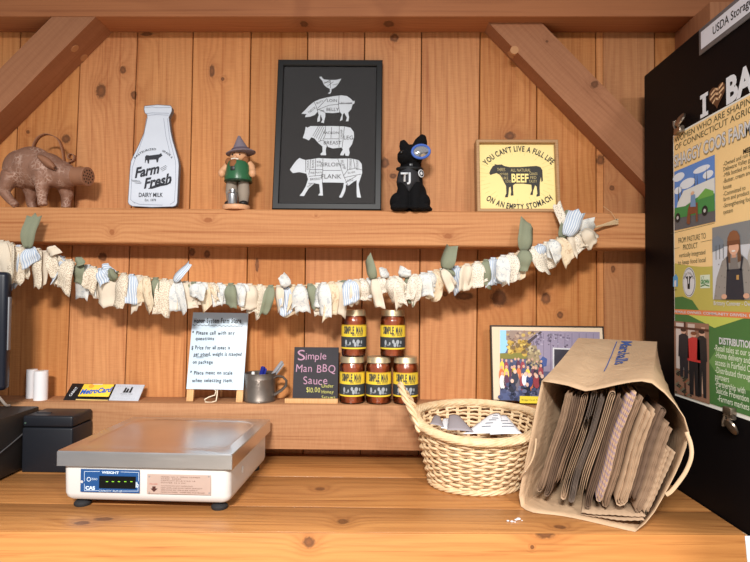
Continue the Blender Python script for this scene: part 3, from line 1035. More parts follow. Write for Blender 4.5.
# legs grow out of the body
mb.tube([Q(15, 172, -0.018), Q(10.5, 186, -0.024), Q(9.5, 191, -0.024), Q(16, 199, -0.024), Q(23, 204.5, -0.026)], [0.025, 0.016, 0.0135, 0.0105, 0.0095], rust, 16)
mb.tube([Q(47, 172, -0.022), Q(49, 188, -0.030), Q(49, 197, -0.030), Q(50, 204.5, -0.030)], [0.026, 0.0155, 0.0115, 0.0118], rust, 16)
mb.tube([Q(60, 176, 0.012), Q(64, 191, 0.016), Q(63, 198, 0.016), Q(63, 204.5, 0.016)], [0.022, 0.016, 0.012, 0.012], rust, 16)
mb.tube([Q(22, 176, 0.02), Q(25, 190, 0.026), Q(24, 198, 0.026), Q(27, 204.5, 0.026)], [0.024, 0.016, 0.012, 0.011], rust, 16)
body = mb.build('body', pg, remesh=0.0028, smooth_it=6)
# snout: pipe with a drilled rose
ax = (Q(92.5, 174.3, -0.019) - Q(76, 173, -0.010)).normalized()
qm = Matrix.Translation(Q(75.5, 173, -0.010)) @ ax.to_track_quat('Z', 'Y').to_matrix().to_4x4()
Ls = (Q(92.5, 174.3, -0.019) - Q(75.5, 173, -0.010)).length
mb = MB()
mb.lathe([(0.024, -0.006), (0.0235, 0.004), (0.0225, Ls - 0.006), (0.0242, Ls - 0.004), (0.0242, Ls - 0.001), (0.0232, Ls)], rplain, n=32, M=qm)
dark = plain('dark_hole', srgb(40, 22, 16), 0.9)
for i, (r, k) in enumerate(((0, 1), (0.008, 6), (0.016, 11))):
    for j in range(k):
        a = 2 * pi * j / k + i
        mb.lathe([(0.0023, Ls - 0.001), (0.0023, Ls + 0.0002)], dark, c=(r * math.cos(a), r * math.sin(a), 0), n=8, M=qm)
mb.build('snout', pg)
# ear: a bent leaf of metal hanging over the cheek
mb = MB()
eb, et = Q(48.5, 157, -0.036), Q(66, 168.5, -0.041)
def ear(s, t):
    c = eb.lerp(et, s)
    wd = 0.0115 * math.sin(pi * (0.12 + 0.8 * s)) ** 0.8
    dv = V((0.35, -0.25, 0.9)).normalized()
    return c + dv * wd * (t - 0.5) * 2 + V((0, -0.010 * (1 - (2 * t - 1) ** 2) - 0.006, 0))
mb.grid(ear, 10, 6, rplain)
mb.build('ear', pg, solid=0.0016)
# strap handle with a scroll
pts = [(33, 147), (33.5, 141), (37, 134.5), (42, 131), (47, 130.2), (53, 131.8), (58.5, 136), (61.5, 142), (63.5, 150), (64.5, 156), (66, 160), (70, 159), (74, 157), (75.2, 154), (74, 151), (71, 150.4), (69, 152.5), (69.6, 155), (71.6, 155.4)]
mb = MB()
P3 = [Q(x, y, -0.004) for x, y in pts]
dense = []
for i in range(len(P3) - 1):
    a, b2, c2, d2 = P3[max(i - 1, 0)], P3[i], P3[i + 1], P3[min(i + 2, len(P3) - 1)]
    for k in range(4):
        t = k / 4
        dense.append(0.5 * ((2 * b2) + (c2 - a) * t + (2 * a - 5 * b2 + 4 * c2 - d2) * t * t + (3 * b2 - a - 3 * c2 + d2) * t ** 3))
dense.append(P3[-1])
def strap(s, t):
    k = min(int(s * (len(dense) - 1) + 1e-6), len(dense) - 1)
    return dense[k] + V((0.0, (t - 0.5) * 0.013, 0))
mb.grid(strap, len(dense) - 1, 2, rplain)
mb.build('handle', pg, solid=0.0018)

# --- plush black dog
dx = P(410, 211, 1.44).x
dz = ST(dx)
KD = 1.44 / FPX
dg = thing('plush_dog', 'sitting black plush dog wearing lettered vest and blue rimmed goggles', 'plush toy', (dx, 1.44, dz))
def D(px, py, dy=0.0): return V((dx + (px - 410) * KD, 1.44 + dy, dz + (210.8 - py) * KD))
fur, ntf, bsf = newmat('black_plush')
tcf = N(ntf, 'ShaderNodeTexCoord').outputs['Object']
nf = noise(ntf, tcf, 420.0, 3)
ntf.links.new(mixc(ntf, nf, srgb(8, 8, 9), srgb(26, 25, 27)), bsf.inputs['Base Color'])
bsf.inputs['Roughness'].default_value = 0.95
bsf.inputs['Specular IOR Level'].default_value = 0.15
bump(ntf, bsf, nf, 0.8, 0.003)
mb = MB()
mb.ball(D(411.5, 194, 0.004), (0.040, 0.034, 0.044), fur)
mb.ball(D(409.5, 180, 0.0), (0.034, 0.030, 0.040), fur)
mb.ball(D(410, 168, -0.004), (0.028, 0.026, 0.030), fur)
mb.ball(D(421, 201, -0.006), (0.024, 0.034, 0.025), fur)
mb.ball(D(398, 201, -0.006), (0.022, 0.034, 0.025), fur)
mb.ball(D(423, 208, -0.034), (0.017, 0.022, 0.009), fur)
mb.ball(D(396, 208, -0.034), (0.016, 0.022, 0.009), fur)
for x in (403.5, 415):
    mb.tube([D(x, 184, -0.016), D(x - 0.3, 198, -0.030), D(x - 0.5, 207.5, -0.034)], [0.017, 0.014, 0.013], fur, 14)
    mb.ball(D(x - 0.8, 208.2, -0.042), (0.013, 0.018, 0.0078), fur)
mb.tube([D(424, 205, 0.022), D(430, 207, 0.02), D(431, 207.5, 0.0)], [0.008, 0.007, 0.005], fur, 10)
mb.ball(D(411, 154.5, -0.008), (0.031, 0.030, 0.029), fur)
mb.ball(D(403.5, 158.5, -0.024), (0.018, 0.024, 0.015), fur)
mb.ball(D(401.5, 157.0, -0.037), (0.013, 0.016, 0.012), fur)
mb.tube([D(417.5, 148, -0.004), D(420.8, 140, -0.004), D(423, 133.0, -0.002)], [0.019, 0.0175, 0.0075], fur, 14)
mb.tube([D(405, 149, -0.006), D(403.3, 143.5, -0.006), D(401.8, 138.6, -0.006)], [0.014, 0.0125, 0.0065], fur, 14)
mb.build('body', dg, remesh=0.0026, smooth_it=5)
mb = MB()
mb.ball(D(400.3, 155.5, -0.052), (0.006, 0.005, 0.0045), plain('nose_vinyl', srgb(14, 14, 15), 0.25))
mb.build('nose', dg)
M_vest = plain('charcoal_vest', srgb(48, 48, 52), 0.8, var=0.1, vscale=200)
mb = MB()
# vest hugs the chest: a curved patch in front of the body
def vest(s, t):
    py = 167.5 + 24.5 * t
    half = (0.029 * math.sin(pi * min(1, 0.25 + 0.45 * t)) if t < 0.55 else 0.029 * (1.0 - t) / 0.45 + 0.003)
    a = (s - 0.5) * 2
    return D(408.2, py, -0.037 + 0.028 * a * a - 0.006 * math.sin(pi * t)) + V((a * half, 0, 0))
mb.grid(vest, 14, 14, M_vest)
mb.build('vest', dg, solid=0.002)
shv = Sheet(D(406, 178, -0.0455), (1, 0.02, 0), (0, 0, 1))
shv.text('TJ', -0.003, -0.002, 0.0215, K_WHITE, 1, wd=0.025, bold=0.035)
q0 = shv.hit(419.3, 174)
shv.mb.build('vest_letters', dg, solid=0.0006)
mb = MB()
qb = Matrix.Translation(D(420.2, 173.5, -0.024)) @ V((0.6, -0.8, 0.1)).to_track_quat('Z', 'Y').to_matrix().to_4x4()
mb.lathe([(0.0088, -0.001), (0.0088, 0.0012), (0.008, 0.0016)], K_WHITE, n=24, M=qb, sx=1.0, sy=1.15)
mb.lathe([(0.007, 0.001), (0.007, 0.0019)], plain('badge_black', srgb(30, 30, 34), 0.6), n=24, M=qb, sy=1.15)
mb.ball((0, 0, 0.0015), (0.004, 0.005, 0.0012), K_WHITE, M=qb)
mb.build('badge', dg)
mb = MB()
cpts = [D(409.3, 167.5, -0.006) + V((0.031 * math.cos(t), 0.0295 * math.sin(t), 0.004 * math.sin(t))) for t in (2 * pi * i / 28 for i in range(28))]
mb.tube(cpts, 0.0042, plain('black_webbing', srgb(22, 22, 24), 0.6), 8, closed=True)
mb.rbox(D(408.2, 168.2, -0.041), D(411.8, 164.8, -0.036), 0.001, plain('buckle', srgb(40, 40, 44), 0.3))
mb.build('collar', dg)
# goggle: blue rimmed mirror lens seen at an angle
qg = Matrix.Translation(D(419.8, 152.8, -0.035)) @ V((0.30, -0.93, 0.12)).to_track_quat('Z', 'Y').to_matrix().to_4x4() @ Matrix.Rotation(math.radians(16), 4, 'Z')
mb = MB()
M_blue = plain('blue_rubber', srgb(70, 104, 186), 0.4)
rim = [qg @ V((0.0240 * math.cos(t), 0.0168 * math.sin(t), 0)) for t in (2 * pi * i / 36 for i in range(36))]
mb.tube(rim, 0.0034, M_blue, 10, closed=True)
mb.lathe([(1.0, -0.006), (1.0, 0.0)], plain('goggle_cup', srgb(30, 40, 70), 0.5), n=36, M=qg @ Matrix.Diagonal((0.0230, 0.0158, 1, 1)))
gog = mb.build('goggles', dg)
mb = MB()
mb.lathe([(1.0, 0.0), (1.0, 0.001), (0.6, 0.0035), (0.2, 0.0045)], plain('mirror_lens', srgb(206, 204, 206), 0.12, metal=0.85), n=36, M=qg @ Matrix.Diagonal((0.0213, 0.0142, 1, 1)))
mb.build('lens', gog)
mb = MB()
hc = D(411, 152.5, -0.008)
st = [qg @ V((0.022, 0.0, -0.003)), D(421, 151.5, -0.016), D(423.0, 150.6, 0.0), D(418, 151, 0.020), D(411, 152, 0.024), D(403, 152, 0.018), D(399.0, 152.5, -0.004), D(402, 152, -0.026), qg @ V((-0.022, 0.0, -0.003))]
mb.tube(st, 0.004, plain('goggle_strap', srgb(20, 20, 24), 0.7), 8, flat=0.3)
mb.build('strap', gog)

# ------------------------------------------------------------------ rag garland strung in front of the shelf beam
cord_px = [(-40, 232), (-8, 239), (20, 247), (38, 250), (59, 257), (73, 262), (97, 269), (126, 275), (155, 279), (188, 283), (215, 284.5), (244, 285), (276, 287), (308, 285.5), (344, 282), (376, 279), (405, 277.5), (419, 275), (442, 270), (464, 266), (486, 261), (518, 253), (538, 246.5), (554, 240.5), (573, 234), (592, 228), (617, 221)]
GY = 1.385
def cord_at(px):
    for (a, b) in zip(cord_px, cord_px[1:]):
        if a[0] <= px <= b[0]:
            t = (px - a[0]) / (b[0] - a[0])
            return a[1] + (b[1] - a[1]) * t
    return cord_px[-1][1]
F_c = fabric('cream_cotton', srgb(222, 208, 188))
F_l = fabric('eyelet_lace', srgb(224, 212, 192), 'dots', srgb(140, 104, 72), 270.0, 0.34)
F_d = fabric('dotted_calico', srgb(226, 216, 200), 'dots', srgb(66, 60, 58), 230.0, 0.24)
F_b = fabric('blue_striped_cotton', srgb(210, 215, 220), 'stripes', srgb(110, 142, 184), 60.0)
F_w = fabric('white_floral_cotton', srgb(214, 213, 208), 'floral', srgb(150, 160, 172), 110.0)
F_g = fabric('sage_green_cotton', srgb(136, 140, 118))
F_t = fabric('tan_print_cotton', srgb(218, 200, 172), 'floral', srgb(180, 138, 100), 120.0)
FB = {'c': F_c, 'l': F_l, 'd': F_d, 'b': F_b, 'w': F_w, 'g': F_g, 't': F_t}
FN = {'g': 'sage green fabric strip', 'b': 'blue striped fabric strip', 'd': 'dotted fabric strip', 'l': 'eyelet lace strip'}
gl = thing('rag_garland', 'rag garland of knotted cream, blue and sage strips swagged below shelf beam', 'garland', P(309, 283, GY))
rp = [P(x, y, GY if x < 590 else GY + (x - 590) / 27 * (BY - GY - 0.004)) for x, y in cord_px]
M_tw = plain('jute_twine', srgb(206, 178, 140), 0.9, var=0.2, vscale=300, bmp=0.5, bscale=600)
mb = MB().tube(rp, 0.0022, M_tw, 8)
for k in range(3):        # the frayed knotted end by the nail
    a = P(586, 229.5, GY - 0.004)
    b2 = P(618, 219.5 + 2.0 * k, BY - 0.006)
    mb.tube([a, a.lerp(b2, 0.5) + V((0, 0, 0.002 * (k - 1))), b2], 0.0024, M_tw, 6)
mb.tube([P(617, 221, BY - 0.004), P(611, 212, BY - 0.012), P(603, 206, BY - 0.016)], 0.0005, M_tw, 5)
mb.build('cord', gl)
MB().tube([P(617, 220, BY + 0.006), P(616.4, 219.6, BY - 0.010)], 0.0018, plain('nail_steel', srgb(90, 80, 74), 0.4, metal=0.8), 8).build('nail', gl)

# (where on the cord, cloth, length, width, lean in degrees); a minus length sticks up
tails = [
    (-6, 'c', 42, 12, 3), (2, 'c', 44, 14, 6), (11, 'l', 36, 10, 8), (20, 'l', 34, 12, -4), (19, 'b', 38, 9, -6), (30, 'b', 15, 12, 8), (28, 'g', -31, 9, 6), (38, 'l', 34, 11, -2), (45, 'c', 30, 10, 4), (49, 'c', -10, 8, 60),
    (52, 'l', 22, 8, 12), (62, 'b', 20, 13, -24), (58, 'g', 14, 8, 12), (70, 'l', 28, 12, -14), (76, 'g', -8, 8, 72), (80, 'g', 18, 10, -4), (88, 'w', 30, 13, -14), (94, 'l', 20, 9, -10), (101, 'b', 13, 9, 18), (103, 'b', -9, 8, 70), (108, 'c', 32, 15, 4), (116, 'g', 8, 9, -62),
    (124, 'l', 30, 10, -6), (132, 'b', 26, 10, 4), (139, 'c', 30, 10, 2), (146, 't', 30, 11, 10), (156, 'g', 24, 9, -10), (165, 'l', 32, 11, 2), (172, 'c', 28, 9, 6), (174, 'b', -22, 8, 44), (178, 'w', 30, 10, 12), (186, 'c', 24, 11, 4), (194, 'g', 18, 8, -12), (199, 'w', 16, 12, 0), (205, 't', 26, 9, 4),
    (212, 'l', 22, 11, -3), (220, 'w', 22, 12, 3), (231, 'g', 24, 9, 2), (240, 'w', 20, 13, -4), (250, 'c', 26, 12, -2), (260, 'l', 26, 13, 5), (271, 'g', 25, 8, -6), (279, 'c', 20, 9, 8), (285, 'b', 25, 10, 3), (293, 't', 27, 12, -3), (288, 'w', -12, 9, -30), (300, 'w', 24, 10, 6),
    (310, 'g', 22, 8, 20), (318, 'd', 28, 10, 4), (324, 'w', 30, 10, 2), (332, 't', 32, 12, 3), (340, 'c', 28, 12, -3), (344, 'g', 14, 9, -20), (350, 'b', 20, 11, 8), (356, 'c', 22, 9, 2), (362, 'd', 19, 10, 6), (369, 'w', 16, 8, 10), (374, 'c', 26, 7, 12), (374, 'g', -20, 8, -18),
    (380, 'd', 14, 9, 14), (386, 'w', -10, 8, -18), (391, 'd', 24, 12, 18), (398, 'c', 26, 10, 6), (404, 'w', -9, 9, 8), (409, 'g', 24, 8, 0), (415, 'd', 24, 9, 6), (423, 'w', 20, 11, 4), (430, 'w', 18, 9, 0), (436, 't', 26, 9, 8), (442, 'c', 20, 6, 28),
    (446, 'g', -22, 11, 12), (450, 'g', 8, 10, -30), (456, 'b', 22, 11, 6), (467, 'c', 22, 11, -12), (477, 'd', 22, 11, -4), (486, 'g', 24, 10, 2), (493, 'b', 24, 11, -3), (503, 'w', 22, 10, -3), (511, 'd', 26, 11, -4), (520, 't', 24, 9, 6),
    (524, 'g', -26, 11, 2), (526, 'g', 20, 12, -14), (533, 'd', 24, 11, 22), (540, 'b', 12, 10, 14), (546, 'd', 22, 9, 14), (552, 'w', 18, 10, 20), (559, 't', 24, 10, 24), (562, 'g', -24, 10, 18), (566, 'd', -30, 6, -12), (567, 'b', -25, 11, 22), (570, 'c', 18, 9, 22), (577, 'd', 18, 10, 20), (580, 'w', -14, 16, 62), (584, 'c', 16, 8, 30),
]
rg = random.Random(11)
for i, (px, kind, ln, wd, deg) in enumerate(tails):
    py = cord_at(px)
    s = GY / FPX
    yo = GY - 0.004 - 0.018 * ((i * 7) % 4) / 3.0 - 0.002
    top = P(px, py, yo)
    L, Wd = abs(ln) * s, wd * s
    up = ln < 0
    ang = math.radians(deg)
    d = V((math.sin(ang), 0, math.cos(ang))) if up else V((math.sin(ang) * (1 if deg > -50 else 1), 0, -math.cos(ang)))
    sd = V((d.z, 0, -d.x)) * (1 if up else -1)
    ph, amp, cur = rg.uniform(0, 6.28), rg.uniform(0.0015, 0.0045), rg.uniform(-0.3, 0.3)
    L *= 0.95 if 188 < px < 256 else 1.1
    Wd *= 1.1
    Wd *= rg.uniform(1.1, 1.4)
    tw_ = rg.uniform(-0.95, 0.95)
    slant = rg.uniform(-0.6, 0.6)
    jag = [rg.uniform(-0.08, 0.07) for _ in range(5)]
    uo = rg.uniform(0, 5)
    kink = rg.uniform(0.35, 0.7)
    kdeg = rg.uniform(-0.35, 0.35)
    mb = MB()
    def strip(t, q, top=top, d=d, sd=sd, L=L, Wd=Wd, ph=ph, amp=amp, cur=cur, tw_=tw_, jag=jag, up=up, slant=slant, kink=kink, kdeg=kdeg):
        a = (q - 0.5)
        pinch = 0.5 + 0.5 * min(1.0, t * 3.2) ** 0.6
        tt = t * (1 + jag[int(q * 4 + 0.01)] * t) + slant * a * Wd / L * t
        out = -amp * math.sin(ph + 4.0 * t) * t - 0.007 * math.sin(pi * min(1, t * 1.3)) - 0.003 * math.sin(a * 7 + ph)
        roll = tw_ * (0.3 + 0.7 * t)
        p = top + d * (tt * L) + sd * (cur * L * 0.2 * t * t + kdeg * L * 0.5 * max(0, t - kink))
        return p + (sd * math.cos(roll) + V((0, 1, 0)) * math.sin(roll)) * (a * Wd * pinch) + V((0, out, 0))
    if not up:      # the knot that ties the strip over the cord
        kn = P(px, py, GY)
        ring_ = [kn + V((0, -0.0045 * math.cos(t), 0.0045 * math.sin(t))) for t in (2 * pi * i_ / 10 for i_ in range(10))]
        wk_ = min(Wd * 0.30, 0.006)
        b0_ = len(mb.v)
        mb.grid(lambda t, q, ring_=ring_, wk_=wk_: ring_[int(round(t * 10)) % 10] + V(((q - 0.5) * 2 * wk_, 0, 0)), 10, 2, FB[kind], uvs=lambda t, q, uo=uo: (uo + q * 0.01, t * 0.03))
    if not up and deg > -50 and i % 5 != 2 and kind != 'g':       # the strip's other end hangs behind
        a2 = ang + rg.choice((-1, 1)) * rg.uniform(0.18, 0.42)
        d2 = V((math.sin(a2), 0, -math.cos(a2)))
        f2 = dict(top=top + V((0, 0.006, 0.001)), d=d2, sd=-V((d2.z, 0, -d2.x)), L=L * rg.uniform(0.7, 1.02), tw_=rg.uniform(-0.9, 0.9), slant=rg.uniform(-0.5, 0.5), Wd=Wd * 0.9, ph=rg.uniform(0, 6))
        mb.grid(lambda t, q, f2=f2, strip=strip: strip(t, q, **f2), 11, 4, FB[kind], uvs=lambda t, q, uo=uo, L=L, Wd=Wd: (uo + 2 + q * Wd, uo * 0.7 + t * L))
    mb.grid(strip, 11, 4, FB[kind], uvs=lambda t, q, uo=uo, L=L, Wd=Wd: (uo + q * Wd, uo * 0.7 + t * L))
    st = mb.build('fabric_strip', gl, angle=80, solid=0.0009)
    if kind in FN: st['label'] = FN[kind]

# ------------------------------------------------------------------ things on the ledge
KL = 1.45 / FPX
# --- easel with hand-lettered card
bl, u, v, W, H = lean((186.2, 389), (243.2, 390), (191.8, 312.2), 1.432, 1.470)
M_ez = wood('easel_pine', srgb(222, 176, 124), srgb(186, 136, 86), 'Z', 'Y', 400.0, (), 0.6)
ez = thing('tabletop_easel', 'small wooden easel holding a pale handwritten price note', 'easel', V((P(214, 400, 1.435).x, 1.445, LT)))
n = u.cross(v)
Mz = Matrix(((u.x, -n.x, v.x, bl.x), (u.y, -n.y, v.y, bl.y), (u.z, -n.z, v.z, bl.z), (0, 0, 0, 1)))
zleg = (LT + 0.0 - bl.z) / v.z
for a in (0.001, W - 0.018):
    MB().rbox((a, 0.004, zleg + 0.002), (a + 0.017, 0.014, H - 0.003), 0.001, M_ez, Mz).build('leg', ez)
# rear prop strut
mbx = MB()
mbx.tube([Mz @ V((W / 2, 0.016, H * 0.8)), V((bl.x + W / 2, 1.492, LT + 0.004))], 0.004, M_ez, 8)
mbx.rbox((0.017, 0.006, H * 0.86), (W - 0.017, 0.013, H * 0.94), 0.001, M_ez, Mz)
mbx.build('prop', ez)
mbx = MB()
lp = [P(214, 389, 1.438), P(216, 391, 1.437), P(215, 395, 1.434), P(209, 397, 1.431), P(204.5, 399.5, 1.429), P(205.5, 402, 1.428), P(211, 402.5, 1.428), P(216, 401, 1.430), P(217, 396, 1.434), P(217.5, 390, 1.438)]
mbx.tube(lp, 0.0016, plain('white_cord', srgb(226, 210, 184), 0.8), 8)
mbx.build('cord_loop', ez)
shn = Sheet(bl + n * 0.0005, u, v)
card = MB().rbox((0, 0, 0), (W, 0.0035, H), 0.0006, plain('pale_card', srgb(200, 217, 230), 0.35, var=0.015), Mz)
card.build('card', ez)
cn = lambda x, y: shn.hit(170 + x * 0.24, 300 + y * 0.24)
K_MK = ink(34, 34, 40)
hp = KL * 0.24
for s, x0, y, x1, h in (('Honor System Farm Store', 100, 86, 298, 20), ('* Please call with any', 93, 137, 272, 15), ('questions', 107, 160, 186, 14), ('$ Price for all meat is', 90, 198, 252, 15), ('per pound, weight is stamped', 100, 225, 300, 15), ('on package', 95, 258, 180, 14), ('* Place meat on scale', 84, 303, 262, 15), ('when selecting item.', 92, 335, 264, 15)):
    a0, b0 = cn(x0, y); a1, b1 = cn(x1, y)
    shn.hand(s, a0, b0, h * hp, K_MK, 2, wd=a1 - a0, rot=math.atan2(b1 - b0, a1 - a0), bold=0.022)
wv_ = [cn(95 + i * 8, 104 + (2.5 if i % 2 else -2) + i * 0.25) for i in range(27)]
shn.stroke(wv_, 0.0009, K_MK, 2)
shn.stroke([cn(98, 236), cn(160, 236)], 0.0009, K_MK, 2)
shn.stroke([cn(110, 241), cn(140, 241)], 0.0009, K_MK, 2)
shn.mb.build('handwriting', ez)

# --- tin mug of pens
mc = V((P(259.5, 405, 1.452).x, 1.455, LT))
tinm = plain('dull_tin', srgb(122, 112, 104), 0.42, metal=0.7, var=0.2, vscale=50)
mug = thing('tin_mug', 'dull grey tin mug with wire handle holding pens on ledge', 'mug', mc)
rm, hm = 0.0400, 0.0725
MB().lathe([(rm * 0.97, 0), (rm, 0.0015), (rm, 0.006), (rm * 0.985, 0.007), (rm * 0.985, hm - 0.016), (rm * 1.0, hm - 0.0145), (rm * 0.985, hm - 0.013), (rm * 0.985, hm - 0.002), (rm * 1.015, hm - 0.001), (rm * 1.015, hm + 0.0005), (rm * 0.96, hm), (rm * 0.955, 0.004), (0.001, 0.003)], tinm, mc, 40).build('body', mug)
hpz = [mc + V(p) for p in ((0.038, -0.008, 0.060), (0.048, -0.011, 0.066), (0.062, -0.015, 0.064), (0.071, -0.017, 0.055), (0.070, -0.017, 0.042), (0.058, -0.014, 0.030), (0.046, -0.011, 0.022), (0.039, -0.009, 0.018))]
MB().tube(hpz, 0.0032, tinm, 10, flat=1.7).build('handle', mug)
def pen(name, label, base, tip, r, mat, capmat, clip=True):
    ax = (tip - base).normalized()
    L = (tip - base).length
    t = thing(name, label, 'pen', base)
    Mx = Matrix.Translation(base) @ ax.to_track_quat('Z', 'Y').to_matrix().to_4x4()
    MB().lathe([(0.001, 0), (r * 0.5, 0.008), (r, 0.016), (r, L - 0.012), (r * 0.85, L - 0.011)], mat, n=14, M=Mx).build('barrel', t)
    mb = MB().lathe([(r * 1.08, L - 0.045), (r * 1.1, L - 0.002), (r * 0.7, L)], capmat, n=14, M=Mx)
    mb.build('cap', t)
    if clip:
        MB().rbox((-0.0012, -r * 1.9, L - 0.038), (0.0012, -r * 1.1, L - 0.003), 0.0004, capmat, Mx).build('clip', t)
bl_ink = plain('blue_plastic', srgb(36, 44, 130), 0.25)
gr_pl = plain('grey_plastic', srgb(150, 150, 154), 0.3)
wh_pl = plain('white_plastic', srgb(224, 222, 218), 0.3)
pen('ballpoint_pen', 'blue capped pen leaning in the tin mug', mc + V((-0.012, -0.004, 0.006)), P(263.5, 366.5, 1.448), 0.0055, bl_ink, bl_ink)
pen('ballpoint_pen', 'grey pen tilted over the right rim of the tin mug', mc + V((-0.014, 0.012, 0.006)), P(282.5, 361.5, 1.457), 0.0044, gr_pl, gr_pl)
pen('ballpoint_pen', 'white pen upright at the left rim of the tin mug', mc + V((-0.020, 0.0, 0.006)), P(253.2, 371.5, 1.456), 0.004, wh_pl, wh_pl, False)

# --- chalkboard sign in a pine foot
bl, u, v, W, H = lean((292.4, 398.6), (337.6, 399), (295.2, 347), 1.437, 1.462)
ch = thing('chalkboard_sign', 'small slate chalkboard lettered in pink and yellow chalk beside sauce jars', 'sign', V((P(313, 403, 1.44).x, 1.442, LT)))
n = u.cross(v)
Mc = Matrix(((u.x, -n.x, v.x, bl.x), (u.y, -n.y, v.y, bl.y), (u.z, -n.z, v.z, bl.z), (0, 0, 0, 1)))
MB().rbox((0, 0, -0.008), (W, 0.005, H), 0.0008, plain('slate', srgb(58, 56, 60), 0.85, var=0.15, vscale=30), Mc).build('slate_panel', ch)
xa, xb = P(285, 403, 1.43).x, P(338, 403, 1.43).x
zt = bl.z + 0.002
MB().rbox((xa, 1.424, LT), (xb, 1.4355, zt), 0.001, M_ez).rbox((xa, 1.4355, LT), (xb, 1.462, LT + 0.004), 0.0008, M_ez).build('foot', ch)
shc = Sheet(bl + n * 0.0004, u, v)
cn = lambda x, y: shc.hit(170 + x * 0.24, 300 + y * 0.24)
K_PK, K_YC = ink(180, 140, 162, 0.9), ink(196, 192, 108, 0.9)
for s, x0, y, x1, h, k in (('S', 532, 230, 572, 44, K_PK), ('imple', 566, 233, 656, 30, K_PK), ('Man BBQ', 526, 284, 694, 32, K_PK), ('Sauce', 556, 334, 660, 32, K_PK), ('$10.00', 568, 374, 628, 20, K_YC), ('Under', 632, 358, 684, 14, K_YC), ('Honey', 632, 382, 684, 14, K_YC), ('Straws', 632, 405, 690, 14, K_YC)):
    a0, b0 = cn(x0, y); a1, b1 = cn(x1, y)
    shc.hand(s, a0, b0, h * hp, k, 2, wd=a1 - a0)
shc.mb.build('chalk_lettering', ch)

# --- jars of sauce
JR, JH = 0.0318, 0.1185
M_sauce = plain('red_brown_sauce', srgb(146, 68, 34), 0.25, coat=0.5, var=0.25, vscale=90)
M_lid = plain('gold_lid', srgb(200, 182, 148), 0.42, metal=0.7)
M_gls = clear_glass('jar_glass')
K_LY, K_LD, K_LG = ink(232, 200, 58), ink(54, 58, 62), ink(190, 140, 40)
def make_jar(loc):
    j = thing('sauce_jar', '', 'jar', loc)
    loc = V(loc)
    R = JR
    MB().lathe([(R * 0.80, 0.0015), (R * 0.93, 0.003), (R * 0.965, 0.008), (R * 0.965, 0.088), (R * 0.93, 0.095), (R * 0.83, 0.1), (R * 0.83, 0.104)], M_sauce, loc, 36).build('sauce', j)
    MB().lathe([(R * 0.84, 0), (R * 0.95, 0.001), (R, 0.007), (R, 0.088), (R * 0.97, 0.096), (R * 0.87, 0.1015), (R * 0.87, 0.112)], M_gls, loc, 36).build('glass_body', j)
    mb = MB().lathe([(R * 0.93, 0.1025), (R * 0.965, 0.103), (R * 0.965, 0.105), (R * 0.94, 0.106), (R * 0.94, 0.1155), (R * 0.92, 0.1175), (R * 0.85, 0.1185), (R * 0.80, 0.118)], M_lid, loc, 40)
    mb.build('lid', j)
    s = Sheet(loc, (1, 0, 0), (0, 0, 1))
    s.wrap = lambda a, b, o: loc + V((math.sin(a / R) * (R + 0.0004 + o), -math.cos(a / R) * (R + 0.0004 + o), b))
    hw = R * 1.42
    z0, z1, zm = 0.0195, 0.080, 0.050
    s.rect(-hw, z0, hw, z1, K_LY, 0, 18)
    s.rect(-hw, z0 + 0.004, hw, zm, K_LD, 1, 18)
    s.rect(-hw, zm + 0.0005, hw, zm + 0.0045, K_LY, 1, 18)
    s.rect(-hw, z1 - 0.002, hw, z1 - 0.0008, K_LG, 1, 18)
    # title in heavy capitals
    x = -0.0265
    for word, wds in (('SIMPLE', 0.029), ('MAN', 0.0195)):
        n_ = len(word)
        for ch_ in word:
            s.text(ch_, x + wds / n_ / 2, 0.0672, 0.0175, K_LD, 2, wd=wds / n_ * 0.9, bold=0.04)
            x += wds / n_
        x += 0.004
    x = -0.003
    for ch_ in 'BBQ SAUCE':
        if ch_ != ' ': s.text(ch_, x + 0.0014, 0.0555, 0.0055, K_LD, 2, wd=0.0024, bold=0.03)
        x += 0.0031
    # pale figures and small print on the dark band
    K_F, K_F2 = ink(160, 166, 172), ink(120, 124, 130)
    for (cx, cz, ww, hh) in ((-0.019, 0.036, 0.006, 0.014), (0.001, 0.039, 0.006, 0.010), (0.005, 0.031, 0.007, 0.012), (0.012, 0.038, 0.009, 0.011), (0.0115, 0.030, 0.004, 0.009), (0.021, 0.037, 0.004, 0.009), (-0.008, 0.034, 0.004, 0.008)):
        s.oval(cx, cz, ww / 2, hh / 2, K_F, 2, 10)
    for (cx, cz, ww, hh) in ((-0.012, 0.030, 0.008, 0.004), (0.018, 0.028, 0.008, 0.004), (-0.020, 0.027, 0.006, 0.004)):
        s.oval(cx, cz, ww / 2, hh / 2, K_F2, 2, 10)
    s.mb.build('label', j, angle=60)
    return j
jy = 1.447
j0 = make_jar((P(352, 404.5, jy).x, jy, LT))
j0['label'] = 'bottom row sauce jar next to the chalkboard'
j0['group'] = 'jars of barbecue sauce'
zz2 = LT + JH + 0.0004
for px, z, lb in ((378.4, LT, 'sauce jar in the middle of the bottom row'), (405.4, LT, 'bottom row sauce jar beside the basket handle'), (353.8, zz2, 'upper sauce jar above the jar by the chalkboard'), (392.6, zz2, 'upper sauce jar bridging two jars, touched by no strip')):
    py = 404.5 if z == LT else 357
    c = copy_tree(j0, (P(px, py, jy).x, jy, z))
    c['label'] = lb.replace(', touched by no strip', ' at basket side')

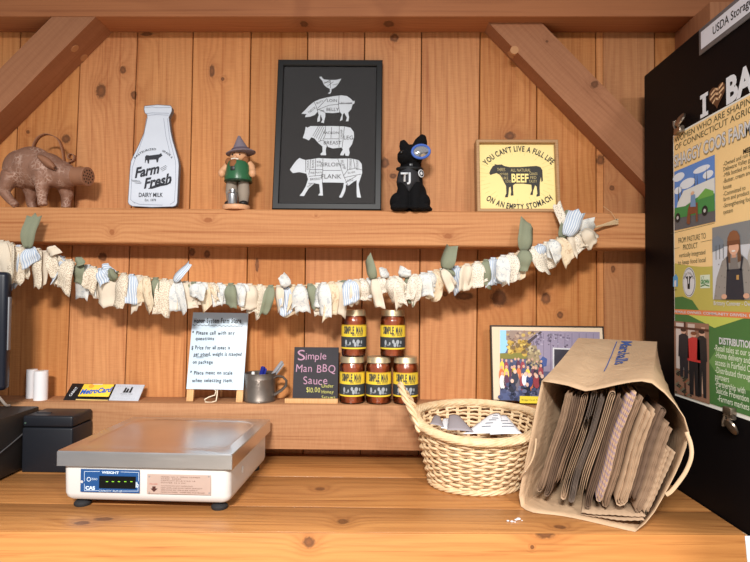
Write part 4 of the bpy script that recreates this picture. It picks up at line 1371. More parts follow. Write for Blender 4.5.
# --- framed group photograph
bl, u, v, W, H = lean((492.3, 401.0), (608.5, 402.5), (490.6, 325.0), 1.432, 1.462)
pf = thing('photo_frame', 'thin dark frame with cream mat around an autumn group photograph', 'picture frame', bl + u * W / 2)
M_th = plain('thin_dark_frame', srgb(52, 40, 32), 0.5)
sh = frame_parts(pf, bl, u, v, W, H, 0.0035, 0.012, 0.003, M_th, plain('cream_mat', srgb(222, 200, 172), 0.7, var=0.02))
cp = lambda pts: [(480 + x * 0.1867, 310 + y * 0.1867) for x, y in pts]
def prx(pts, col, lay): sh.px(cp(pts), ink(*col), lay)
prx([(107, 108), (640, 118), (640, 490), (107, 482)], (92, 92, 122), 1)
prx([(107, 108), (160, 109), (150, 200), (135, 230), (107, 232)], (150, 200, 232), 2)
prx([(140, 110), (320, 113), (250, 175), (190, 190), (140, 160)], (150, 128, 116), 3)
prx([(150, 225), (185, 180), (215, 160), (262, 160), (270, 190), (250, 235), (180, 240)], (176, 142, 62), 4)
prx([(107, 232), (270, 228), (270, 262), (107, 262)], (126, 120, 52), 5)
prx([(255, 160), (322, 112), (640, 118), (640, 330), (290, 330), (275, 200)], (148, 136, 158), 6)
for i in range(9):
    prx([(300 + i * 38, 125), (303 + i * 38, 125), (303 + i * 38, 325), (300 + i * 38, 325)], (120, 108, 128), 7)
prx([(250, 168), (322, 114), (332, 118), (262, 182)], (70, 58, 66), 8)
prx([(388, 202), (500, 206), (500, 330), (388, 326)], (206, 204, 208), 8)
prx([(396, 210), (500, 214), (500, 330), (396, 326)], (54, 50, 60), 9)
prx([(270, 190), (300, 190), (320, 270), (315, 330), (250, 325), (245, 280)], (150, 132, 100), 9)
prx([(318, 270), (335, 248), (358, 262), (355, 300), (325, 308)], (64, 84, 142), 10)
a0, b0 = sh.hit(*cp([(386, 132)])[0])
sh.text('AUTUMN', a0, b0, 0.004, ink(60, 56, 66), 9)
rq = random.Random(5)
def dots(n_, x0, x1, y0, y1, cols, lay, r0, r1):
    for i in range(n_):
        a1, b1 = sh.hit(*cp([(rq.uniform(x0, x1), rq.uniform(y0, y1))])[0])
        r_ = rq.uniform(r0, r1) * KL * 0.1867
        sh.oval(a1, b1, r_ * rq.uniform(0.7, 1.5), r_, ink(*cols[rq.randrange(len(cols))]), lay + (i % 3), 8)
dots(60, 145, 290, 112, 200, [(150, 120, 104), (120, 96, 88), (176, 150, 130), (190, 160, 90)], 4, 4, 10)
dots(60, 155, 270, 165, 240, [(196, 160, 70), (150, 118, 54), (120, 96, 60), (214, 186, 96)], 6, 5, 11)
dots(45, 250, 320, 195, 320, [(170, 152, 116), (120, 104, 88), (196, 180, 140)], 10, 4, 9)
dots(50, 300, 480, 130, 200, [(112, 100, 122), (168, 158, 178), (96, 86, 104)], 9, 3, 6)
dots(40, 107, 300, 400, 482, [(64, 72, 108), (100, 106, 138), (44, 50, 76)], 20, 5, 12)
palette = [(206, 112, 66), (232, 200, 80), (48, 44, 58), (92, 50, 74), (60, 66, 96), (40, 40, 50), (70, 78, 110), (150, 60, 70), (110, 100, 110), (52, 60, 86), (224, 220, 216)]
for row, (yb_, n_, sz) in enumerate(((275, 10, 1.0), (310, 10, 1.15), (350, 9, 1.3))):
    for i in range(n_):
        x = 118 + i * (230 / n_) + rq.uniform(-6, 6)
        y = yb_ + rq.uniform(-6, 8)
        col = palette[rq.randrange(len(palette))] if not (i < 2 and row == 1) else palette[i]
        a1, b1 = sh.hit(*cp([(x, y + 30 * sz)])[0])
        s1 = KL * 0.1867
        sh.oval(a1, b1, 12 * sz * s1, 30 * sz * s1, ink(*col), 10 + row * 3, 14)
        a1, b1 = sh.hit(*cp([(x, y - 6)])[0])
        sh.oval(a1, b1, 6 * sz * s1, 7.5 * sz * s1, ink(204, 160, 138), 11 + row * 3, 12)
for x, y, c in ((185, 360, (50, 54, 70)), (240, 375, (220, 226, 236)), (262, 380, (44, 60, 120)), (300, 385, (150, 56, 66)), (330, 385, (30, 32, 44)), (170, 410, (30, 34, 52)), (250, 430, (28, 30, 48))):
    a1, b1 = sh.hit(*cp([(x, y)])[0])
    sh.oval(a1, b1, 18 * s1, 34 * s1, ink(*c), 20, 14)
    a1, b1 = sh.hit(*cp([(x, y - 30)])[0])
    sh.oval(a1, b1, 9 * s1, 11 * s1, ink(224, 186, 166), 21, 12)
prx([(107, 430), (220, 450), (220, 484), (107, 482)], (74, 84, 124), 19)
prx([(210, 460), (420, 466), (420, 502), (210, 498)], (236, 212, 60), 22)
a0, b0 = sh.hit(*cp([(272, 481)])[0])
sh.text('Shaggy Coos Farm', a0, b0, 0.0038, ink(90, 84, 40), 23, wd=0.05)
sh.mb.build('photograph', pf)

# --- cards and paper rolls at the left end
def card_thing(name, label, cat, bl_, br_, tl_, Yb, Yt, thick, mat):
    o, u, v, W, H = lean(bl_, br_, tl_, Yb, Yt)
    t = thing(name, label, cat, o + u * W / 2)
    n = u.cross(v)
    M = Matrix(((u.x, -n.x, v.x, o.x), (u.y, -n.y, v.y, o.y), (u.z, -n.z, v.z, o.z), (0, 0, 0, 1)))
    MB().rbox((0, 0, 0), (W, thick, H), 0.0003, mat, M).build('card', t)
    return t, Sheet(o + n * 0.0002, u, v), W, H
cc = lambda pts: [(60 + x * 0.12, 370 + y * 0.12) for x, y in pts]
t, s, W, H = card_thing('gift_card', 'black card with vertical white lettering behind the yellow transit card', 'card', (63, 400), (109, 401.2), (68.9, 383.2), 1.437, 1.478, 0.001, plain('black_card', srgb(26, 24, 26), 0.4))
a0, b0 = s.hit(*cc([(112, 180)])[0])
s.text('CABOT', a0, b0, 0.007, K_WHITE, 1, wd=0.030, rot=math.radians(78), bold=0.02)
s.rect(W * 0.27, 0.0005, W * 0.97, 0.004, ink(222, 190, 120), 1)
s.mb.build('print', t)
t, s, W, H = card_thing('transit_card', 'yellow transit card with slanted blue lettering propped on black card', 'card', (77.8, 396.2), (108.4, 396.6), (84.2, 384.0), 1.4385, 1.4685, 0.0008, ink(248, 208, 70, 0.3))
s.text('MetroCard', W * 0.50, H * 0.46, 0.016, ink(30, 92, 190), 1, wd=W * 0.97, rot=math.radians(7), bold=0.04, shear=0.15)
s.oval(W * 0.28, H * 0.82, 0.007, 0.006, ink(236, 160, 60), 1)
s.rect(W * 0.3, H * 0.965, W * 0.62, H * 1.0, K_WHITE, 1)
s.mb.build('print', t)
t, s, W, H = card_thing('card_packet', 'silvery white packet with black figures leaning beside yellow transit card', 'packet', (108.6, 400.2), (138.0, 401.0), (113.4, 384.0), 1.436, 1.474, 0.003, plain('silver_white_film', srgb(192, 196, 204), 0.25, var=0.12, vscale=120, bmp=0.25, bscale=160))
for i, (x, h_) in enumerate(((0.40, 0.30), (0.49, 0.24), (0.60, 0.34))):
    s.poly([(W * x - 0.0035, H * 0.48), (W * x + 0.003, H * 0.48), (W * x + 0.0035, H * (0.48 + h_)), (W * x - 0.001, H * (0.5 + h_)), (W * x - 0.002, H * 0.62)], K_BLACK, 1)
s.text('THANK YOU', W * 0.5, H * 0.40, 0.0032, ink(70, 70, 80), 1, wd=W * 0.42)
s.text('farm fresh', W * 0.5, H * 0.28, 0.0028, ink(150, 152, 160), 1, wd=W * 0.3)
for i in range(10):
    a = 0.1 + 0.08 * i
    s.stroke([(W * a, H * 0.08), (W * (a + 0.03), H * 0.16)], 0.0008, ink(160, 166, 178), 1)
    s.stroke([(W * a, H * 0.9), (W * (a + 0.03), H * 0.82)], 0.0008, ink(160, 166, 178), 1)
s.mb.build('print', t)
M_roll = plain('white_paper_roll', srgb(232, 230, 232), 0.8, var=0.02)
for px, r, y, lb in ((40.6, 0.0165, 1.440, 'front white paper roll standing at the left end of ledge'), (31.5, 0.013, 1.466, 'white paper roll half hidden behind the front roll')):
    c = V((P(px, 400, y).x, y, LT))
    t = thing('paper_roll', lb, 'paper roll', c, 'paper rolls on the ledge')
    MB().lathe([(r, 0), (r, 0.074), (r * 0.35, 0.074), (r * 0.35, 0.07)], M_roll, c, 28).build('roll', t)
    MB().lathe([(r * 0.34, 0.069), (r * 0.34, 0.0745), (r * 0.25, 0.0745), (r * 0.25, 0.069)], plain('roll_core', srgb(190, 170, 140), 0.8), c, 20).build('core', t)

# ------------------------------------------------------------------ things on the counter
def spline(pts, k=6):
    out = []
    n = len(pts)
    for i in range(n - 1):
        a, b, c, d = V(pts[max(i - 1, 0)]), V(pts[i]), V(pts[i + 1]), V(pts[min(i + 2, n - 1)])
        for j in range(k):
            t = j / k
            out.append(0.5 * ((2 * b) + (c - a) * t + (2 * a - 5 * b + 4 * c - d) * t * t + (3 * b - a - 3 * c + d) * t ** 3))
    out.append(V(pts[-1]))
    return out


# --- counter scale
fl = P(56, 453.5, 1.088)
Ms = Matrix.Translation((fl.x, fl.y, 0)) @ Matrix.Rotation(math.radians(-2.0), 4, 'Z')
PW, PD = 0.346, 0.310
ZT, ZS = 0.1145, 0.086        # plate top, bottom of its skirt
steel, nts, bss = newmat('brushed_steel')
tcs = N(nts, 'ShaderNodeTexCoord').outputs['Object']
brs = noise(nts, vmath(nts, 'MULTIPLY', tcs, (6, 500, 500)), 1.0, 3)
nts.links.new(mixc(nts, noise(nts, tcs, 9.0, 3), srgb(206, 204, 204), srgb(230, 228, 228)), bss.inputs['Base Color'])
bss.inputs['Metallic'].default_value = 1.0
nts.links.new(math_n(nts, 'MULTIPLY_ADD', brs, 0.16, 0.24), bss.inputs['Roughness'])
scl = thing('counter_scale', 'white counter scale with stainless steel platter and blue display', 'scale', Ms @ V((PW / 2, PD / 2, 0)))
mb = MB()
# platter: downturned skirt, rim, sunken rounded tray
def rrect(x0, y0, x1, y1, r, k=6):
    out = []
    for cx, cy, a0 in ((x1 - r, y1 - r, 0), (x0 + r, y1 - r, 90), (x0 + r, y0 + r, 180), (x1 - r, y0 + r, 270)):
        for i in range(k + 1):
            a = math.radians(a0 + 90 * i / k)
            out.append((cx + r * math.cos(a), cy + r * math.sin(a)))
    return out
rings = [(0.0, ZS, 0.003), (0.0, ZT - 0.002, 0.003), (0.0015, ZT, 0.003), (0.024, ZT, 0.05), (0.026, ZT - 0.0012, 0.05), (0.030, ZT - 0.0022, 0.048), (0.06, ZT - 0.0024, 0.04)]
vs = []
for ins, z, r in rings:
    vs += [(x, y, z) for x, y in rrect(ins, ins, PW - ins, PD - ins, max(r, 0.002))]
k = 28
fs = [(i * k + j, i * k + (j + 1) % k, (i + 1) * k + (j + 1) % k, (i + 1) * k + j) for i in range(len(rings) - 1) for j in range(k)]
fs.append(tuple((len(rings) - 1) * k + j for j in range(k)))
mb.add(vs, fs, steel, Ms)
inner = [(x, y, z) for z in (ZT - 0.004, ZS) for x, y in rrect(0.002, 0.002, PW - 0.002, PD - 0.002, 0.003)]
mb.add(inner, [(j, k + j, k + (j + 1) % k, (j + 1) % k) for j in range(k)], steel, Ms)
mb.build('platter', scl, angle=25)
M_wh = plain('white_enamel', srgb(208, 206, 203), 0.4, var=0.03)
mb = MB()
bod = [(0.016, 0.0165, 0.012), (0.010, 0.022, 0.014), (0.008, 0.030, 0.014), (0.008, 0.084, 0.014), (0.02, 0.090, 0.014)]
vs = []
for ins, z, r in bod:
    vs += [(x, y, z) for x, y in rrect(ins, ins + 0.004 * (1 if z < 0.05 else 0.3), PW - ins, PD - ins, r)]
fs = [(i * k + j, i * k + (j + 1) % k, (i + 1) * k + (j + 1) % k, (i + 1) * k + j) for i in range(len(bod) - 1) for j in range(k)]
fs += [tuple(range(k - 1, -1, -1)), tuple((len(bod) - 1) * k + j for j in range(k))]
mb.add(vs, fs, M_wh, Ms)
sb = mb.build('body', scl, angle=35)
# round knock-out plug on the right flank
MB().lathe([(0.008, 0), (0.008, 0.001), (0.006, 0.0018)], M_wh, n=24, M=Ms @ Matrix.Translation((PW - 0.008, 0.10, 0.055)) @ Matrix.Rotation(pi / 2, 4, 'Y')).build('plug', sb)
M_rub = plain('black_rubber', srgb(38, 38, 40), 0.7)
for fx, fy in ((0.035, 0.035), (PW - 0.035, 0.035), (0.035, PD - 0.03), (PW - 0.035, PD - 0.03)):
    c = Ms @ V((fx, fy, 0))
    MB().lathe([(0.0145, 0), (0.016, 0.002), (0.016, 0.006), (0.012, 0.010), (0.006, 0.011), (0.006, 0.017)], M_rub, c, 24).build('foot', scl)
shd = Sheet(Ms @ V((0, 0.0085, 0.0)), Ms.to_3x3() @ V((1, 0, 0)), (0, 0, 1))
shd.step = 0.0004
def sp(x, y): return shd.hit(65 + x * 0.2333, 455 + y * 0.2333)
def sbox(x0, y0, x1, y1, mat, lay):
    a0, b0 = sp(x0, y1); a1, b1 = sp(x1, y0)
    b0, b1 = sp((x0 + x1) / 2, y1)[1], sp((x0 + x1) / 2, y0)[1]
    shd.rect(a0, b0, a1, b1, mat, lay)
M_bl = ink(30, 74, 128, 0.4)
sbox(66, 62, 321, 160, M_bl, 1)
K_W2 = ink(206, 222, 236)
for l in ([(84, 112), (84, 70), (150, 70)], [(240, 72), (316, 74), (316, 112)], [(84, 122), (84, 152), (146, 152)], [(246, 154), (314, 154), (314, 135)]):
    shd.stroke([sp(*p) for p in l], 0.0007, K_W2, 2)
sbox(147, 90, 305, 143, plain('display_window', srgb(12, 14, 14), 0.12), 3)
kk = 1.1 / FPX * 0.2333
def st(s, x, y, h, w, mat, lay=4, **kw):
    a, b = sp(x, y); shd.text(s, a, b, h * kk, mat, lay, wd=w * kk, **kw)
st('WEIGHT', 196, 74, 10, 76, K_W2, bold=0.03)
st('CAS', 110, 140, 14, 42, K_W2, bold=0.05)
st('CAPACITY 30.00 LB', 196, 153, 8, 100, K_W2)
a0, b0 = sp(104, 103)
for i in range(14):
    t0, t1 = 2 * pi * i / 14, 2 * pi * (i + 1) / 14
    shd.stroke([(a0 + 8 * kk * math.cos(t0), b0 + 8 * kk * math.sin(t0)), (a0 + 8 * kk * math.cos(t1), b0 + 8 * kk * math.sin(t1))], 3 * kk, K_W2, 4)
st('ZERO', 128, 102, 8, 26, K_W2)
st('lb', 311, 126, 22, 12, K_W2, bold=0.03)
a0, b0 = sp(73, 114); shd.oval(a0, b0, 6 * kk, 6 * kk, ink(190, 190, 190), 2, 14)
for x in (182, 207, 233, 260, 286):
    a0, b0 = sp(x, 113)
    m, nt, bs = newmat('display_digit')
    bs.inputs['Emission Color'].default_value = srgb(150, 220, 60); bs.inputs['Emission Strength'].default_value = 0.4
    bs.inputs['Base Color'].default_value = srgb(120, 180, 40)
    shd.rect(a0 - 5 * kk, b0 - 1.6 * kk, a0 + 5 * kk, b0 + 1.6 * kk, m, 4)
shd.mb.build('display_panel', scl)
shd.mb = MB()
sbox(352, 84, 626, 168, plain('rating_plate', srgb(196, 172, 160), 0.35, metal=0.3, var=0.08), 1)
K_BR = ink(110, 78, 66)
for i, (x0, x1, y) in enumerate(((412, 580, 93), (412, 500, 101), (412, 560, 109), (412, 520, 118), (412, 548, 131), (412, 590, 140), (412, 570, 149), (412, 600, 158))):
    words = ['MODEL NO. S   SERIAL NUMBER', 'CLASS   NMAX', 'CAPACITY 30 LB X 0.01 LB', 'POWER 12 V DC', 'CAUTION DO NOT OVERLOAD', 'KEEP LEVEL AND AWAY FROM DRAUGHT', 'SERVICE BY DEALER ONLY', 'MADE IN KOREA   INSPECTED AND SEALED'][i]
    a0, b0 = sp(x0, y)
    shd.text(words, a0, b0, 4.6 * kk, K_BR, 2, wd=(x1 - x0) * kk, align='L')
st('POWER', 381, 124, 5, 34, ink(170, 60, 50), 2)
K_AR = ink(70, 36, 30)
shd.poly([sp(*p) for p in ((375, 134), (389, 134), (389, 143), (398, 143), (382, 158), (367, 143), (375, 143))], K_AR, 2)
for x, y in ((362, 92), (617, 92), (362, 160), (619, 163)):
    a0, b0 = sp(x, y); shd.oval(a0, b0, 4 * kk, 4 * kk, ink(150, 140, 136), 2, 12)
shd.mb.build('rating_plate', scl)

# --- receipt printer
M_pb = plain('black_moulding', srgb(28, 30, 36), 0.42, var=0.08)
pl, pr = P(23.5, 470, 1.315), P(77.5, 470, 1.315)
prn = thing('receipt_printer', 'black box receipt printer between the scale and ledge', 'printer', ((pl.x + pr.x) / 2, 1.34, 0))
x0, x1, zt = pl.x - 0.006, pr.x - 0.014, 0.132
MB().rbox((x0, 1.315, 0.0), (x1, 1.407, 0.104), 0.004, M_pb, seg=3).build('body', prn)
lid = MB().rbox((x0 + 0.0005, 1.3155, 0.1055), (x1 - 0.0005, 1.4065, zt), 0.005, M_pb, seg=3).build('lid', prn)
MB().rbox((x0 + 0.006, 1.3138, 0.113), (x0 + 0.010, 1.3165, 0.117), 0.0005, plain('led_lens', srgb(70, 90, 80), 0.3)).build('indicator_lamp', prn)
MB().rbox((x0 + 0.015, 1.345, zt - 0.0005), (x0 + 0.05, 1.351, zt + 0.002), 0.0008, M_pb).build('paper_slot', prn)

# --- cash drawer with the till screen on it, at the left edge
cdr = thing('cash_drawer', 'low black cash drawer at the left end of the counter', 'cash drawer', (-1.05, 1.2, 0))
MB().rbox((-1.26, 1.015, 0.004), (-0.848, 1.39, 0.140), 0.004, plain('drawer_black', srgb(44, 40, 38), 0.5)).build('case', cdr)
MB().rbox((-1.25, 1.004, 0.012), (-0.852, 1.016, 0.128), 0.003, M_pb).build('drawer', cdr)
for fx, fy in ((-1.23, 1.05), (-0.87, 1.05), (-1.23, 1.36), (-0.87, 1.36)):
    MB().lathe([(0.012, 0), (0.012, 0.005)], M_rub, (fx, fy, 0), 16).build('foot', cdr)
MB().tube(spline([(-0.8465, 1.372, 0.105), (-0.8462, 1.31, 0.083), (-0.8462, 1.23, 0.060), (-0.8462, 1.12, 0.03)]), 0.0014, plain('grey_cable', srgb(84, 82, 84), 0.6), 6).build('cable', cdr)
pos = thing('till_screen', 'dark till screen edge with grey rim at left edge', 'screen', (-1.0, 1.3, 0.140))
TY = 1.325
r_top = P(10.5, 272, TY)
zb2 = 0.19
Mt = Matrix.Translation((r_top.x, TY, 0)) @ Matrix.Rotation(math.radians(12), 4, 'Z')
M_navy = plain('dark_navy_plastic', srgb(24, 28, 40), 0.35)
MB().rbox((-0.29, -0.016, zb2), (0, 0.016, r_top.z), 0.011, M_navy, Mt, seg=4).build('housing', pos)
MB().rbox((-0.27, -0.0175, zb2 + 0.02), (-0.02, -0.0155, r_top.z - 0.02), 0.001, plain('screen_glass', srgb(16, 18, 24), 0.08), Mt).build('screen', pos)
MB().rbox((-0.002, -0.008, P(9, 350, TY).z), (0.0022, 0.006, P(9, 297, TY).z), 0.001, plain('grey_trim', srgb(128, 130, 136), 0.4), Mt).build('edge_trim', pos)
mb = MB().rbox((-0.20, -0.012, 0.1405), (-0.10, 0.012, zb2 + 0.004), 0.003, M_navy, Mt)
mb.rbox((-0.24, -0.10, 0.1402), (-0.06, 0.04, 0.150), 0.003, M_navy, Mt)
mb.build('stand', pos)
MB().tube(spline([P(-12, 392, 1.33), P(-3, 395.5, 1.34), P(2, 400.5, 1.35), V((P(6, 406.5, 1.36).x, 1.36, 0.1475)), V((P(8, 411, 1.368).x, 1.372, 0.1440))]), 0.0032, plain('pale_grey_cable', srgb(170, 158, 148), 0.5), 8).build('cable', pos)

# --- wicker basket
wk_l, wk_d = srgb(226, 196, 150), srgb(196, 156, 104)
M_wick, ntw, bsw = newmat('peeled_willow')
tcw = N(ntw, 'ShaderNodeTexCoord').outputs['Object']
ntw.links.new(mixc(ntw, noise(ntw, tcw, 60.0, 3, 0.6), srgb(196, 154, 104), srgb(240, 220, 184)), bsw.inputs['Base Color'])
bsw.inputs['Roughness'].default_value = 0.5
bump(ntw, bsw, noise(ntw, tcw, 500.0, 2), 0.25, 0.0006)
BC = V((0.207, 1.276, 0))
bk = thing('wicker_basket', 'oval pale willow basket with braided end handle holding loose papers', 'basket', BC)
ZR = 0.140
def brad(z, a):
    q = min(1.0, z / ZR)
    ax = 0.094 + (0.136 - 0.094) * q ** 0.85
    ay = 0.074 + (0.124 - 0.074) * q ** 0.85
    return ax, ay
def bpt(a, z, dr=0.0):
    ax, ay = brad(z, a)
    tilt = 0.017 * math.sin(a) * (z / ZR) + 0.010 * abs(math.cos(a)) ** 4 * (z / ZR) ** 2
    return BC + V((0.006 * z / ZR + (ax + dr) * math.cos(a), (ay + dr) * math.sin(a), z + tilt))
NS = 30
mb = MB()
for r in range(17):
    z = 0.008 + r * (ZR - 0.016) / 16
    pts = []
    for i in range(NS * 5):
        a = 2 * pi * i / (NS * 5)
        pts.append(bpt(a, z + 0.0008 * math.sin(NS / 2 * a * 2 + r), 0.0036 * math.cos(NS * a / 1.0 * 0.5 * 2 * 0.5 + pi * r)))
    mb.tube(pts, 0.0030, M_wick, 6, closed=True)
mb.build('weave', bk)
mb = MB()
for i in range(NS // 2):
    for da in (-0.014, 0.014):
        a = 2 * pi * (i + 0.25) / (NS / 2) + da
        a2 = 2 * pi * (i + 0.75) / (NS / 2) + da
        mb.tube([bpt(a, 0.004 + (ZR - 0.006) * q / 6, 0) for q in range(7)], 0.0021, M_wick, 6)
        mb.tube([bpt(a2, 0.004 + (ZR - 0.006) * q / 6, 0) for q in range(7)], 0.0021, M_wick, 6)
mb.build('stakes', bk)
mb = MB()
def rope(fn, n, turns, strands, off, r, closed=True, el=1.0):
    for s in range(strands):
        pts = []
        for i in range(n):
            q = i / (n if closed else n - 1)
            pts.append(fn(q, turns * 2 * pi * q + 2 * pi * s / strands))
        mb.tube(pts, r, M_wick, 7, closed=closed)
def rimf(q, ph):
    a = 2 * pi * q
    return bpt(a, ZR, 0.0095 * math.cos(ph) + 0.003) + V((0, 0, 0.0055 * math.sin(ph)))
rope(rimf, 240, 5, 9, 0, 0.0036)
mb.build('rim', bk)
mb = MB()
def basef(q, ph):
    a = 2 * pi * q
    return bpt(a, 0.006, 0.003 + 0.0036 * math.cos(ph)) + V((0, 0, 0.0036 * math.sin(ph) + 0.0006))
rope(basef, 160, 8, 4, 0, 0.0028)
mb.lathe([(0.092, 0.006), (0.092, 0.010), (0.001, 0.011)], M_wick, BC, 40, sy=0.78)
mb.build('base', bk)
for sgn in (-1,):
    mb = MB()
    ex = BC.x + 0.006 + sgn * 0.136
    ap = 0.036 if sgn < 0 else 0.010
    path = spline([(ex - sgn * 0.004, BC.y - 0.058, ZR - 0.012), (ex + sgn * 0.006, BC.y - 0.052, ZR + 0.018), (ex + sgn * ap * 0.75, BC.y - 0.034, ZR + 0.055), (ex + sgn * ap, BC.y, ZR + 0.078), (ex + sgn * ap * 0.75, BC.y + 0.034, ZR + 0.060), (ex + sgn * 0.006, BC.y + 0.052, ZR + 0.026), (ex - sgn * 0.004, BC.y + 0.058, ZR - 0.006)], 10)
    for s in range(3):
        pts = []
        for i, p in enumerate(path):
            t = (path[min(i + 1, len(path) - 1)] - path[max(i - 1, 0)]).normalized()
            n1 = t.cross(V((sgn, 0, 0.4))).normalized(); n2 = n1.cross(t)
            ph = i * 0.42 + 2 * pi * s / 3
            pts.append(p + n1 * 0.0042 * math.cos(ph) + n2 * 0.0042 * math.sin(ph))
        mb.tube(pts, 0.0036, M_wick, 7)
    mb.build('handle', bk)
# papers lying in it
M_pap = plain('white_receipt', srgb(232, 234, 238), 0.7, var=0.02)
M_grp = plain('grey_paper_back', srgb(150, 142, 146), 0.8, var=0.05)
def sheet_px(name, label, corners, depths, mat, sag, lines):
    c = [P(x, y, d) for (x, y), d in zip(corners, depths)]
    t = MB()
    nrm = (c[1] - c[0]).cross(c[3] - c[0]).normalized()
    if nrm.z < 0: nrm = -nrm
    fn = lambda s, q: (c[0].lerp(c[1], s)).lerp(c[3].lerp(c[2], s), q) + nrm * (sag * math.sin(pi * s) * math.sin(pi * q * 0.8 + 0.2))
    t.grid(fn, 8, 8, mat)
    K = ink(120, 124, 136)
    for i, (q, s0, s1) in enumerate(lines):
        for j in range(7):
            a0, a1 = s0 + (s1 - s0) * j / 7, s0 + (s1 - s0) * (j + 0.85) / 7
            ps = [fn(a0, q) + nrm * 0.0008, fn(a1, q) + nrm * 0.0008, fn(a1, q + 0.035) + nrm * 0.0008, fn(a0, q + 0.035) + nrm * 0.0008]
            t.add(ps, [(0, 1, 2, 3), ], K)
    o = t.build(name, None, c[0], solid=0.0004)
    return tag(o, label, 'paper')
sheet_px('receipt', 'white receipt lying front left on the papers in basket', [(463, 434), (511, 433), (499, 413), (490, 414.5)], [1.19, 1.19, 1.29, 1.29], M_pap, 0.004, [(0.25, 0.3, 0.55), (0.4, 0.35, 0.6), (0.55, 0.4, 0.7), (0.65, 0.5, 0.8), (0.8, 0.5, 0.8)])
sheet_px('receipt', 'white receipt tilted to the right beside the basket rim', [(490, 434.5), (522, 433.5), (506, 415), (496, 416)], [1.185, 1.185, 1.285, 1.285], M_pap, 0.003, [(0.3, 0.4, 0.9), (0.45, 0.45, 0.9), (0.6, 0.3, 0.8)])
sheet_px('paper_sheet', 'curled grey backed paper in the basket left of the white receipts', [(447, 430), (474, 432), (459, 415.5), (449, 415)], [1.19, 1.19, 1.27, 1.27], M_grp, 0.006, [])
sheet_px('paper_sheet', 'small white folded paper behind the curled grey paper in the basket', [(441, 428), (455, 430), (449, 418), (443, 418.5)], [1.20, 1.20, 1.285, 1.285], M_pap, 0.002, [])
sheet_px('paper_sheet', 'grey paper corner at the left inside edge of the basket', [(430, 424), (444, 427), (440, 416.5), (434, 415.5)], [1.21, 1.205, 1.29, 1.29], M_grp, 0.005, [])

# --- crumbs
mb = MB()
rc = random.Random(3)
for px, py, k in ((508, 521.5, 1), (512, 522.3, 1.2), (516, 520.5, 1.1), (518.5, 520, 1.6), (515, 522.5, 0.7), (522, 521, 0.6), (43, 535, 0), ):
    if not k: continue
    c = on_counter(px, py)
    mb.ball(c + V((0, 0, 0.0013 * k)), (0.0028 * k, 0.002 * k, 0.0014 * k), K_WHITE, n=8, k=5)
tag(mb.build('crumbs'), 'few white paper crumbs on the counter left of the paper bag', 'crumbs', kind='stuff')

# --- big paper carrier bag lying on its side, mouth towards us
A_AX = V((0.55, 0.835, 0)).normalized()
kraft, ntk, bsk = newmat('kraft_paper')
tck = N(ntk, 'ShaderNodeTexCoord').outputs['Object']
ntk.links.new(mixc(ntk, noise(ntk, tck, 18.0, 4, 0.6), srgb(172, 142, 112), srgb(202, 172, 140)), bsk.inputs['Base Color'])
bsk.inputs['Roughness'].default_value = 0.75
bsk.inputs['Specular IOR Level'].default_value = 0.25
fold = noise(ntk, vmath(ntk, 'MULTIPLY', tck, (14, 9, 14)), 1.0, 4, 0.6, 0.8)
bump(ntk, bsk, fold, 0.35, 0.02)
BLp, BRp = on_counter(521, 507), on_counter(635, 532.5)
TLp = P(542, 381, 1.14)
e1 = (BRp - BLp).normalized()
Nm = e1.cross(TLp - BLp).normalized()           # mouth plane normal, towards us
def mouth(px, py, back=0.0): return hit(px, py, BLp - Nm * back, Nm)
Lft = [BLp + V((0, 0, 0.001)), mouth(519, 497), mouth(523.5, 472), mouth(530, 440), mouth(537, 405), TLp]
Top = [TLp] + [mouth(x, y) for x, y in ((558, 383.5), (572, 386.5), (584, 391), (600, 388.5), (620, 384), (640, 381), (652, 383))]
Rgt = [mouth(x, y) for x, y in ((652, 383), (668, 396), (682, 414), (689, 429), (686, 447), (677, 470), (664, 495), (650, 518))] + [BRp + V((0, 0, 0.001))]
Bot = [BRp + V((0, 0, 0.001))] + [on_counter(x, y) + V((0, 0, 0.001)) for x, y in ((617, 528.5), (598, 524), (578, 519.5), (559, 516), (540, 514), (529, 512))] + [BLp + V((0, 0, 0.001))]
bTL, bTR = P(578.5, 338, 1.385), P(657, 341.8, 1.325)
bBL, bBR = V((0.470, 1.398, 0.001)), V((0.640, 1.285, 0.001))
def resample(pts, n):
    d = spline(pts, 8)
    L = [0]
    for a, b in zip(d, d[1:]): L.append(L[-1] + (b - a).length)
    out, j = [], 0
    for i in range(n + 1):
        s = L[-1] * i / n
        while j < len(L) - 2 and L[j + 1] < s: j += 1
        t = (s - L[j]) / max(1e-9, L[j + 1] - L[j])
        out.append(d[j].lerp(d[j + 1], min(1, t)))
    return out
NSG = 12
front = resample(Lft, NSG)[:-1] + resample(Top, NSG)[:-1] + resample(Rgt, NSG)[:-1] + resample(Bot, NSG)[:-1]
back = resample([bBL, bBL.lerp(bTL, 0.5), bTL], NSG)[:-1] + resample([bTL, bTL.lerp(bTR, 0.5), bTR], NSG)[:-1] + resample([bTR, bTR.lerp(bBR, 0.5) - V((0.004, 0, 0)), bBR], NSG)[:-1] + resample([bBR, bBR.lerp(bBL, 0.5), bBL], NSG)[:-1]
rb = random.Random(21)
NT = 14
wob = [[rb.uniform(-1, 1) for _ in range(NT + 1)] for _ in range(4 * NSG)]
def bag_pt(k, t):
    a, b = front[k % (4 * NSG)], back[k % (4 * NSG)]
    return a.lerp(b, t)
cen_f = sum(front, V((0, 0, 0))) / len(front)
mb = MB()
KN = 4 * NSG
bagv = []
